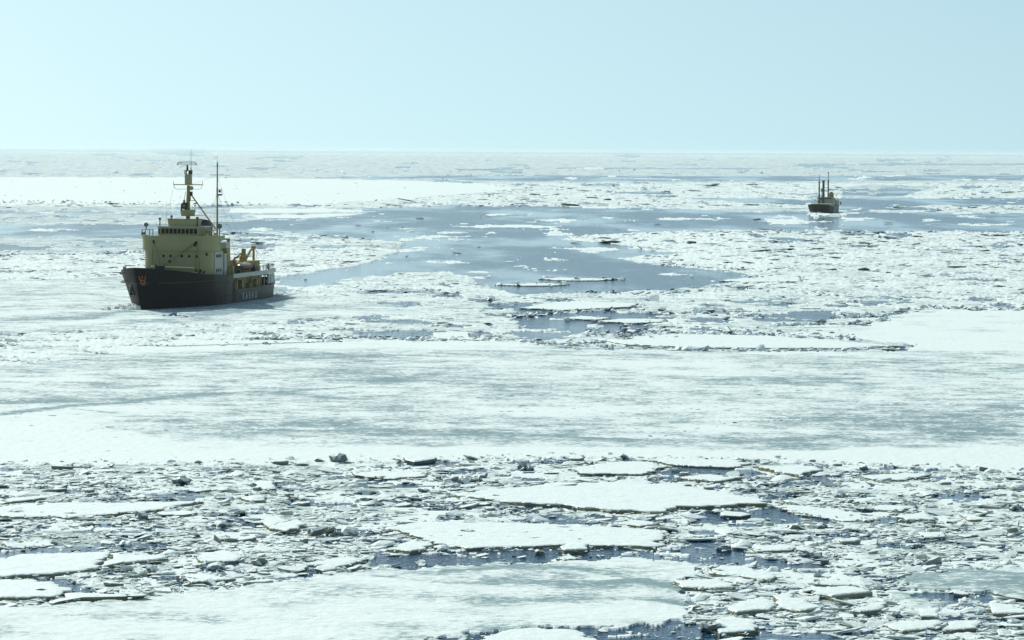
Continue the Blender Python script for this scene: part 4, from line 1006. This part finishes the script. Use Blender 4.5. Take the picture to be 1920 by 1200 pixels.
# ---- foremast: tapering column, bucket, head, radar
AM = 28.9
mast = MB().tube((0, AM, 14.9), (0, AM, 17.0), .42, .40, 10).tube((0, AM, 17.0), (0.1, AM, 22.6), .45, .30, 10).build('main_mast', OCHRE2, ice)
MB().prism([(1.35 * math.cos(t), AM + 1.2 * math.sin(t)) for t in [i * math.pi / 6 for i in range(12)]], 16.75, 18.0, 1.14, 0, AM).build('crows_nest', OCHRE, mast)
MB().box((0.1, AM, 23.7), (1.15, 1.0, 2.1)).build('mast_head', OCHRE, mast)
m = MB()
for x in (-.45, .65):
    for y in (-.45, .45): m.box((x, AM + y, 25.1), (.16, .16, .8))
m.box((.1, AM, 25.45), (1.3, 1.1, .12)); m.box((.42, AM, 25.1), (.35, .9, .7)); m.build('lantern_cage', BLACK, mast)
MB().tube((-.12, AM, 25.5), (-.12, AM, 26.5), .22, .16).build('radar_pedestal', BLACK, mast)
m = MB()                                            # lattice scanner: curved bars and ribs
arc = lambda u, zz: (-.2 + 2.0 * u, AM - .5 - .45 * (1 - u * u) + .5, zz)
N_ = 12
for k in range(5):
    hgt_ = 0.18 * k
    m.path([arc(-1 + 2 * i / N_, 26.5 + hgt_ * math.sqrt(max(1 - ((-1 + 2 * i / N_)) ** 4, 0.05))) for i in range(N_ + 1)], .035, 4)
for i in range(N_ + 1):
    u = -1 + 2 * i / N_; m.path([arc(u, 26.5), arc(u, 26.5 + .72 * math.sqrt(max(1 - u ** 4, 0.05)))], .03, 4)
m.path([(-.1, AM, 26.5), (-1.4, AM - .9, 26.0)], .04, 4).build('radar_scanner', MESHG, mast)
MB().tube((.62, AM, 25.0), (.62, AM, 29.5), .05, .03, 6).tube((.62, AM, 24.8), (.62, AM, 26.0), .12, .1, 6).box((.8, AM, 28.6), (.4, .04, .05)).build('whip_aerial', GREY, mast)
m = MB().tube((-2.9, AM, 22.75), (2.95, AM, 22.75), .09, n=6)
for x in (-2.85, 2.9): m.tube((x, AM, 22.7), (x, AM, 23.4), .05, n=5)
m.path([(-2.8, AM, 22.7), (-2.6, AM, 22.05), (-2.2, AM, 21.9), (-.3, AM, 21.9)], .04, 5).path([(2.85, AM, 22.7), (2.65, AM, 22.05), (2.2, AM, 21.9), (.3, AM, 21.9)], .04, 5)
m.build('yardarm', OCHRE2, mast)
MB().sphere((.75, AM - .2, 22.1), .42).build('lamp_housing', OCHRE, mast)
MB().tube((.3, AM, 21.3), (3.2, AM + 7.5, 14.2), .13, n=6).build('mast_leg', OCHRE2, mast)
MB().path([(.1, AM, 19.7), (1.0, AM + 2, 19.7)], .06, 5).path([(.3, AM, 16.9), (2.1, AM + 4.8, 16.9)], .06, 5).build('leg_brace', OCHRE2, mast)
m = MB().tube((-.45, AM - .4, 18.75), (-.45, AM - 1.0, 18.75), .62, .66, 14).tube((-.45, AM, 18.0), (-.45, AM - .5, 18.5), .2).box((-1.05, AM - .7, 18.3), (.2, .4, 1.1)); m.build('ice_searchlight', BLACK, mast)
MB().tube((-.45, AM - 1.01, 18.75), (-.45, AM - 1.06, 18.75), .3, n=12).build('lens', GREY, mast)
MB().box((.65, AM, 21.0), (.5, .3, .9)).box((.3, AM, 20.1), (.4, .4, .8)).build('junction_box', BLACK, mast)
MB().path([(-.5, AM, 21.4), (-.75, AM, 19.6), (-.6, AM, 19.0)], .05, 5).box((-.75, AM, 19.5), (.35, .3, .7)).build('mast_ladder', OCHRE2, mast)
MB().sphere((1.4, AM, 18.8), .16).tube((1.4, AM, 17.9), (1.4, AM, 18.8), .04, n=5).build('mast_lamp', BLACK, mast)
for x in (-3.2, -2.4): MB().tube((x, 25.4, 14.9), (x, 25.4, 19.6), .02, n=4).build('rod_aerial', GREY, ice)
# ---- funnel
m = MB(); oval = [(1.55 * math.cos(t), 2.7 * math.sin(t)) for t in [i * math.pi / 8 for i in range(16)]]
vs = [(x * 1.0, 39 + y, 10.4) for x, y in oval] + [(x * 1.0, 39.3 + y, 14.6 - .10 * y) for x, y in oval] + [(x * .8, 39.7 + y * .8, 15.6 - .16 * y) for x, y in oval]
fs = [tuple(range(16))[::-1], tuple(range(32, 48))] + [(k * 16 + i, k * 16 + (i + 1) % 16, k * 16 + 16 + (i + 1) % 16, k * 16 + 16 + i) for k in (0, 1) for i in range(16)]
m.add(vs, fs).build('funnel', BLACK, ice, 'black raked funnel behind the bridge', True)
MB().prism([(-5.2, 29.9), (-5.2, 44), (5.2, 44), (5.2, 29.9)], 5.2, 7.95).build('after_deckhouse', OCHRE2, ice)
MB().prism([(-3.6, 30.2), (-3.6, 43), (3.6, 43), (3.6, 30.2)], 7.96, 10.4).build('engine_casing', OCHRE2, ice)
MB().prism([(2.0, 30.6), (2.0, 34.6), (5.6, 34.6), (5.6, 30.6)], 12.1, 12.2).box((5.4, 32.5, 11.3), (.15, .15, 1.8)).box((3.4, 32.5, 11.3), (.3, .3, 1.8)).wall([(2, 30.6), (5.6, 30.6), (5.6, 34.6)], 12.2, 13.0, .06).build('wing_platform', OCHRE, ice)
# ---- second mast
AB = 48.0
am = MB().tube((0, AB, 7.9), (0, AB, 26.2), .24, .13, 8).build('after_mast', OCHRE2, ice)
MB().tube((0, AB, 26.0), (0, AB, 27.0), .16, .1, 6).build('mast_truck', BLACK, am)
MB().tube((-1.5, AB, 24.5), (1.5, AB, 24.5), .05, n=5).build('yardarm', OCHRE2, am)
MB().path([(0, AB, 27.0), (0, AB, 28.0)], .025, 4).path([(-.8, AB, 27.8), (.15, AB, 28.1)], .04, 4).build('wind_vane', GREY, am)
MB().box((.55, AB, 20.6), (.75, .6, .3)).box((.5, AB, 21.3), (.35, .4, .5)).path([(.2, AB, 21.6), (.9, AB, 21.8), (.95, AB, 20.6)], .05, 5).build('lamp_bracket', BLACK, am)
for k, (p, q_) in enumerate([((0, AB, 24.3), (3.5, AB + 8, 8)), ((0, AB, 24.3), (-3.5, AB + 8, 8)), ((0, AB, 21), (4.4, AB + 2, 8)), ((0, AB, 21), (-4.4, AB + 2, 8)), ((0, AB, 21), (5.2, AB - 4, 8)),
                            ((.1, AM, 22.6), (0, AB, 24.4))]):
    MB().tube(p, q_, .018, n=4).build('stay_wire', GREY, am)
MB().tube((-2.8, AM, 22.7), (-3.4, 25.2, 15), .015, n=4).build('stay_wire', GREY, mast)
# ---- foredeck gear
MB().tube((-4.7, 20.6, 7.35), (3.9, 20.6, 7.15), .17, n=8).build('cargo_boom', paint('pale_yellow_boom_paint', (0.75, 0.70, 0.36), .5, (.4, .35, .15), .2), ice)
MB().box((-2.6, 19.6, 6.9), (1.0, .8, 1.2)).box((-3.4, 19.8, 7.3), (.3, .3, .9)).box((-1.9, 19.7, 7.1), (.3, .5, .9)).tube((-3.3, 19.4, 6.6), (-1.7, 19.4, 6.6), .4).build('windlass', BLACK, ice)
for p, q_ in [((-4.2, 20.9, 12.1), (-2.6, 20.0, 7.6)), ((4.3, 20.9, 12.2), (-2.2, 20.0, 7.4)), ((4.2, 20.9, 11.9), (-1.6, 20.1, 7.4)), ((-4.35, 21.0, 12.0), (-4.6, 21.0, 7.2)), ((4.3, 20.9, 12.2), (4.8, 20.9, 6.8))]:
    MB().tube(p, q_, .035, n=5).build('rigging_line', BLACK, ice)
for c in ((-4.25, 20.85, 12.0), (4.15, 20.85, 11.9), (-.9, 20.35, 8.35), (3.9, 20.88, 11.5), (5.9, 21.9, 9.7)): MB().box((0, 0, 0), (.34, .25, .55), 0, .3).build('rigging_block', BLACK, ice, loc=c)
o = MB().tube((0, 0, 0), (0, 0, .8), .22, .26, 8).box((0, 0, .85), (.6, .5, .14)).build('bollard', BLACK, ice); o.location = (-6.9, 19.2, 5.9)
for l in ((-6.0, 18.2, 5.9), (-5.3, 18.0, 5.9), (-7.4, 20.5, 5.9), (5.6, 18.4, 5.7), (6.3, 19.0, 5.7)): again(o, l)
MB().box((5.0, 17.6, 5.9), (1.0, .5, 1.1), .3).build('fairlead_plate', WHITE, ice); MB().sphere((6.6, 18.6, 6.1), .22).build('deck_lamp', WHITE, ice)
MB().box((-4.2, 3.6, 7.5), (.5, .5, .8)).build('ventilator', WHITE, ice)
# anchor pocket and anchor on the starboard bow
def skin(a, z, side): 
    t = min(z / 7.5, 1); sh_ = -3.2 * t ** 1.1 * (1 - float(sstep(0, 12, a))); return (side * bmax(a + sh_, z), a + sh_, z)
m = MB(); P = [skin(a, z, -1) for a, z in ((2.4, 4.7), (3.6, 4.7), (3.1, 2.7), (1.9, 2.7))]
m.add([(x - .10, y - .12, z) for x, y, z in P] + [(x + .5, y + .3, z) for x, y, z in P], [(0,1,2,3),(7,6,5,4),(0,4,5,1),(1,5,6,2),(2,6,7,3),(3,7,4,0)]).build('anchor_pocket', BLACK, hull)
c = skin(2.6, 3.4, -1); MB().box((c[0] - .25, c[1] - .25, 3.6), (.25, .25, 1.4)).box((c[0] - .25, c[1] - .3, 2.9), (.3, 1.1, .3)).build('anchor', HULLB, hull)
for a, z in ((4.5, 6.9), (6.2, 5.2)):
    c = skin(a, z, -1); MB().sphere((c[0], c[1], c[2]), .2).build('hawse_hole', BLACK, hull)
# orange crest on the port bow
def onbow(u, w): 
    """u across (m aft), w up; a point just proud of the port bow plating"""
    c = skin(0.3 + u * .8, w, 1); return Vector((c[0] + .05, c[1] - .10, c[2]))
m = MB()
for pts in ([(.1, 6.35), (.2, 5.7), (.5, 5.6)], [(.7, 6.4), (.6, 5.8)], [(1.3, 6.35), (1.25, 5.75), (.9, 5.6)], [(.3, 5.45), (.9, 5.5), (1.3, 5.3), (.8, 5.0), (.3, 5.15), (.35, 5.5)], [(.45, 5.0), (.6, 4.7), (1.15, 4.7), (1.25, 5.1)]):
    m.path([onbow(u, w) for u, w in pts], .09, 5)
m.build('bow_crest', ORANGE, hull, 'orange crest on the bow')
# name on the port quarter
fc = bpy.data.curves.new('ship_name', 'FONT'); fc.body = 'KARHU'; fc.size = 1.9; fc.extrude = .02; fc.space_character = 1.9; fc.align_x = 'CENTER'; fc.offset = .035
nm_ = bpy.data.objects.new('ship_name', fc); COL.objects.link(nm_); nm_.parent = ice; fc.materials.append(LETTER); 
nm_.scale = (1.0, 1.0, 1.0); nm_.location = (bmax(42, 1.4) + .13, 42.0, .62); nm_.rotation_euler = (R(90), 0, R(90))
dg = bpy.context.evaluated_depsgraph_get(); nme = bpy.data.meshes.new_from_object(nm_.evaluated_get(dg)); nme.name = 'ship_name'
n2 = link('name_lettering', nme, ice); n2.location = nm_.location; n2.rotation_euler = nm_.rotation_euler; n2['label'] = 'white name letters on the after hull'
bpy.data.objects.remove(nm_)
# ---- boats, davits, crane
for s in (1, -1):
    m = MB(); secs = []
    for i in range(9):
        u = -1 + i / 4; b = 1.15 * math.sqrt(max(1 - u * u, .02)); secs.append([(s * 6.6 + b * math.cos(t) * 1.0, 44.5 + 3.6 * u, 6.95 + .95 * math.sin(t) * (b / 1.15) ** .5) for t in [math.pi + j * math.pi / 6 for j in range(7)]])
    vs = [p for sc_ in secs for p in sc_]; fs = [(i * 7 + j, i * 7 + j + 1, (i + 1) * 7 + j + 1, (i + 1) * 7 + j) for i in range(8) for j in range(6)]
    bt = m.add(vs, fs).build('lifeboat', RED, ice, 'red lifeboat under a white cover')
    MB().sphere((s * 6.6, 44.5, 6.98), 1.0, (1.1, 3.5, .55), 12, 6).build('boat_cover', WHITE, bt)
    for y in (41.8, 47.2): MB().box((s * 5.4, y, 6.9), (.22, .3, 3.4)).tube((s * 5.4, y, 8.5), (s * 6.7, y, 8.7), .12).build('davit', OCHRE2, ice)
MB().box((3.2, 45, 9.8), (.5, .6, 4.6)).box((2.4, 45, 12.0), (2.2, .3, .3)).box((1.5, 45, 10), (.35, .4, 4.2)).build('kingpost', OCHRE2, ice)
MB().box((4.6, 38.0, 8.6), (1.6, 2.0, 1.4)).box((3.6, 41, 9.6), (1.4, 1.4, 2.2)).build('ventilator_house', OCHRE2, ice)
MB().box((3.4, 33.5, 11.2), (1.0, .8, .9)).build('vent_cowl', BLACK, ice)
MB().tube((3.6, 51.5, 7.4), (4.2, 52.5, 9.7), .28, .35).box((4.1, 52.4, 9.4), (.7, .7, 1.1)).tube((2.2, 50, 7.4), (3.6, 52.2, 9), .16).build('davit_post', OCHRE2, ice)
MB().tube((3.2, 56.0, 7.3), (3.5, 59.5, 9.6), .3, .2, 6).box((3.1, 56, 8.1), (.9, .9, 1.3)).tube((3.5, 59.5, 9.5), (3.6, 60.5, 9.7), .2).build('crane_jib', OCHRE2, ice)
MB().tube((3.6, 61, 7.2), (3.6, 61, 9.9), .26, .24, 8).box((3.6, 61, 10.0), (.8, .7, .5)).build('crane_post', OCHRE2, ice)
MB().prism([(-4.6, 46), (-4.6, 62), (4.6, 62), (4.6, 46)], 5.2, 7.4).build('towing_house', OCHRE2, ice)
MB().path([(4.0, 61, 9.6), (4.4, 61, 8.9), (4.2, 61, 8.0)], .05, 5).path([(-3, AB, 9), (3, AB, 9)], .04, 4).build('hook_tackle', BLACK, ice)
rl = [(7.0, 56), (7.2, 60), (6.4, 65.9), (0, 66), (-6.4, 65.9), (-7.2, 60), (-7.0, 56)]
m = MB()
for zz in (5.7, 6.15, 6.6): m.path([(x, y, zz) for x, y in rl], .035, 4)
m.build('deck_rail', BLACK, ice)
pts = []
for (x0, y0), (x1, y1) in zip(rl, rl[1:]):
    k = max(1, int(math.hypot(x1 - x0, y1 - y0) / 1.4)); pts += [(x0 + (x1 - x0) * i / k, y0 + (y1 - y0) * i / k, 5.9) for i in range(k)]
copies('rail_stanchion', MB().box((0, 0, 0), (.07, .07, 1.45)), BLACK, ice, pts)
m = MB(); m.path([(7.25 + 0 * t, 59 + .5 * math.cos(t), 6.3 + .5 * math.sin(t)) for t in [i * math.pi / 6 for i in range(13)]], .13, 6); m.build('lifebuoy', BLACK, ice)
m = MB()
for y in range(20, 57, 2):
    m.box((bmax(y, 5.5) - .1 if y < 30 else 8.3 - max(0, y - 52) * .13, y, 6.2 if y < 30 else 6.15), (.06, .06, .9))
m.path([(8.4, 20, 6.6), (8.3, 52, 6.6), (7.8, 56, 6.6)], .035, 4); m.build('side_rail', BLACK, ice)
for k, (x, y, z_, d) in enumerate([(6.6, 33, 5.8, (1, 1.2, 1.2)), (6.4, 36.5, 6.2, (.8, 1.0, 1.9)), (7.0, 39.2, 5.7, (.8, 1.0, 1.0)), (6.8, 50.5, 5.8, (.9, 1.4, 1.2)), (6.2, 54, 5.9, (1.2, 1.5, 1.4))]):
    MB().box((x, y, z_), d).tube((x, y, z_ + d[2] / 2), (x, y, z_ + d[2] / 2 + .5), .16).build('deck_locker', [OCHRE2, OCHRE, BLACK, BLACK, OCHRE2][k], ice)
# bow wave: churned slush and broken ice thrown up at the stem
def foam(label, pts, name='bow_wave', amp=.9, seed=1):
    bm = bmesh.new()
    for (x, y, r, h) in pts:
        t = bmesh.ops.create_icosphere(bm, subdivisions=3, radius=1.0)
        for v in t['verts']:
            d = v.co.copy(); k = .75 + amp * (float(fbm(d.x * 2.3 + x + seed, d.y * 2.3 + y + d.z, 3, 5)) - .3)
            v.co = Vector((x + d.x * r * k, y + d.y * r * 1.6 * k, max(d.z, -.3) * h * k))
    me = bpy.data.meshes.new(name); bm.to_mesh(me); bm.free(); return me
M_FOAM = plain('white_foam_and_slush', (0.82, 0.86, 0.84), 0.8)
me = foam('', [(ox - 1.2 - i * .62 - rnd.random() * .4, oy + 1 + rnd.uniform(-3, 4), rnd.uniform(.5, .95) * (1.3 - i * .08), rnd.uniform(.6, 1.15) * (1.15 - i * .08)) for i in range(10)] + [(ox - .6, oy - .6, .8, 1.1), (ox - 1.3, oy + 1.5, .9, 1.3)])
tag(link('bow_wave', me, None, M_FOAM), kind='stuff')
me = foam('', [(ox + 22 + rnd.uniform(-2, 3), oy + 70 + rnd.uniform(-3, 18), rnd.uniform(.4, 1.1), rnd.uniform(.15, .35)) for i in range(16)] +
          [(ox + 18 + rnd.uniform(-1, 4), oy + 62 + i * 1.2, rnd.uniform(.4, .8), rnd.uniform(.2, .4)) for i in range(6)])
tag(link('stern_wash', me, None, M_FOAM), kind='stuff')

# ================================================================ the old steamer far behind
fx, fy = (float(c) for c in at(1531, 400))
st_ = empty('cargo_steamer', Matrix.Translation((fx, fy, 0)) @ Matrix.Rotation(-R(13.6), 4, 'Z'))
tag(st_, 'small dark-hulled steamer with two masts and a tall thin funnel far behind the icebreaker', 'ship')
def fb(a, z):
    t = min(max(z, 0) / 4.2, 1); a0 = -1.6 * t; u = min(max((a - a0) / (15 - 5 * t), 0), 1); v = min(max((a - 34) / 16, 0), 1)
    return max((5.3 + .3 * t) * math.sin(u * math.pi / 2) ** (.8 - .2 * t) * math.sqrt(max(1 - v ** 2.4, 0.04)), .03)
def fdk(a): return 4.3 - 1.1 * float(sstep(0, 18, a)) + .5 * float(sstep(36, 50, a))
fst = []
for a in (0, .3, 1, 2, 3.5, 5, 7, 9, 12, 16, 20, 26, 32, 38, 43, 46, 48, 49.5):
    sec = []
    for k in range(7):
        z_ = -.5 + (fdk(a) + .5) * k / 6; s_ = -1.6 * min(max(z_, 0) / 4.2, 1) * (1 - float(sstep(0, 6, a))); sec.append((fb(a + s_, z_), z_, s_))
    fst.append((a, sec))
HULLF = paint('faded_black_steamer_hull', (0.008, 0.008, 0.007), .6, (0.05, 0.04, 0.02), .4, .15, .7)
HULLF2 = paint('grey_steamer_side', (0.11, 0.12, 0.11), .5, (0.09, 0.07, 0.05), .5, .35, .7)
DARKM = plain('weathered_brown_mast_paint', (0.10, 0.08, 0.03), 0.6)
fh = hull_mesh('hull', st_, fst, [HULLF, HULLF2], lambda y, j, s: 1 if (y > 22 and j > 0) else 0)
MB().prism([(fb(a, 3) * .97 * s, a) for s, rr in ((-1, (1, 4, 8, 14, 22, 32, 40, 46, 49)), (1, (49, 46, 40, 32, 22, 14, 8, 4, 1))) for a in rr], 2.9, 3.0).build('deck', DECK, st_)
MB().prism([(-3.6, 4), (-4.6, 12), (-4.6, 30), (4.6, 30), (4.6, 12), (3.6, 4)], 3.0, 4.5).build('forward_house', OCHRE, st_)
MB().box((0, 33, 4.6), (7.4, 7, 3.4)).build('bridge_house', WHITE, st_)
MB().box((0, 32.5, 6.8), (8.6, 4, .9)).box((0, 32.8, 7.3), (5.0, 3, .5)).build('bridge_wing', WHITE, st_)
MB().box((0, 44, 4.9), (8.2, 8, 2.2)).box((0, 43.6, 6.1), (8.8, 8.4, .2)).build('after_house', WHITE, st_)
MB().box((2.2, 34, 8.3), (2.0, 2.4, 2.4)).box((2.2, 33.7, 9.7), (1.3, 1.6, .8)).build('lantern_house', OCHRE2, st_)
o = MB().box((0, 0, 0), (.8, .06, .5)).build('window', GLASS, st_); o.location = (-2.4, 30.4, 6.85)
for x in (-1.2, 0, 1.2, 2.4): again(o, (x, 30.4, 6.85))
m1 = MB().tube((0, 8, 3), (0, 8, 15), .42, .32, 8).tube((0, 8, 15), (0, 8, 18.6), .2, .12, 6).sphere((0, 8, 15), .5).build('fore_mast', DARKM, st_)
MB().box((.0, 8, 12.0), (1.1, .2, .25)).build('crosstree', BLACK, m1)
m2 = MB().tube((0, 38, 3), (0, 38, 15.4), .42, .32, 8).tube((0, 38, 15.4), (0, 38, 20), .2, .12, 6).sphere((0, 38, 15.4), .52).sphere((0, 38, 19.6), .38).build('main_mast', DARKM, st_)
MB().box((-.3, 38, 12.2), (1.0, .2, .3)).build('crosstree', BLACK, m2)
fn = MB().tube((0, 22, 3), (0, 22, 14.8), .68, .55, 12).build('funnel', DARKM, st_)
MB().tube((0, 22, 14.7), (0, 22, 15.3), .42, .75, 12).tube((0, 22, 15.3), (0, 22, 15.8), .78, .72, 12).build('funnel_cap', BLACK, fn)
MB().tube((-.9, 22, 3), (-.9, 22, 12.0), .1, n=6).box((-.9, 22, 11.0), (.5, .4, 1.4)).build('steam_pipe', BLACK, fn)
for x, y, z_ in ((3.9, 41, 10), (3.2, 46, 9)): MB().tube((x, y, 6), (x, y, z_), .06, n=5).tube((x - 1.0, y, z_ - .8), (x + 1.0, y, z_ - .4), .04, n=4).build('derrick_pole', GREY, st_)
for s in (1, -1): MB().sphere((s * 4.9, 36.5, 5.4), .9, (.8, 2.4, .6), 10, 6).box((s * 4.6, 36.5, 4.5), (.3, 3, 1.2)).build('lifeboat', WHITE, st_)
MB().box((5.0, 47, 4.4), (.5, 1.5, 1.6)).build('stern_locker', OCHRE, st_)
me = foam('', [(fx - 1.0 - i * .75, fy + rnd.uniform(-4, 2), rnd.uniform(.5, 1.0), rnd.uniform(.35, .9) * (1.1 - i * .1)) for i in range(8)] + [(fx + .5 + i * .5, fy - 1.5 - i * .3, .5, .8 - i * .1) for i in range(6)], seed=5)
tag(link('steamer_bow_wave', me, None, M_FOAM), kind='stuff')
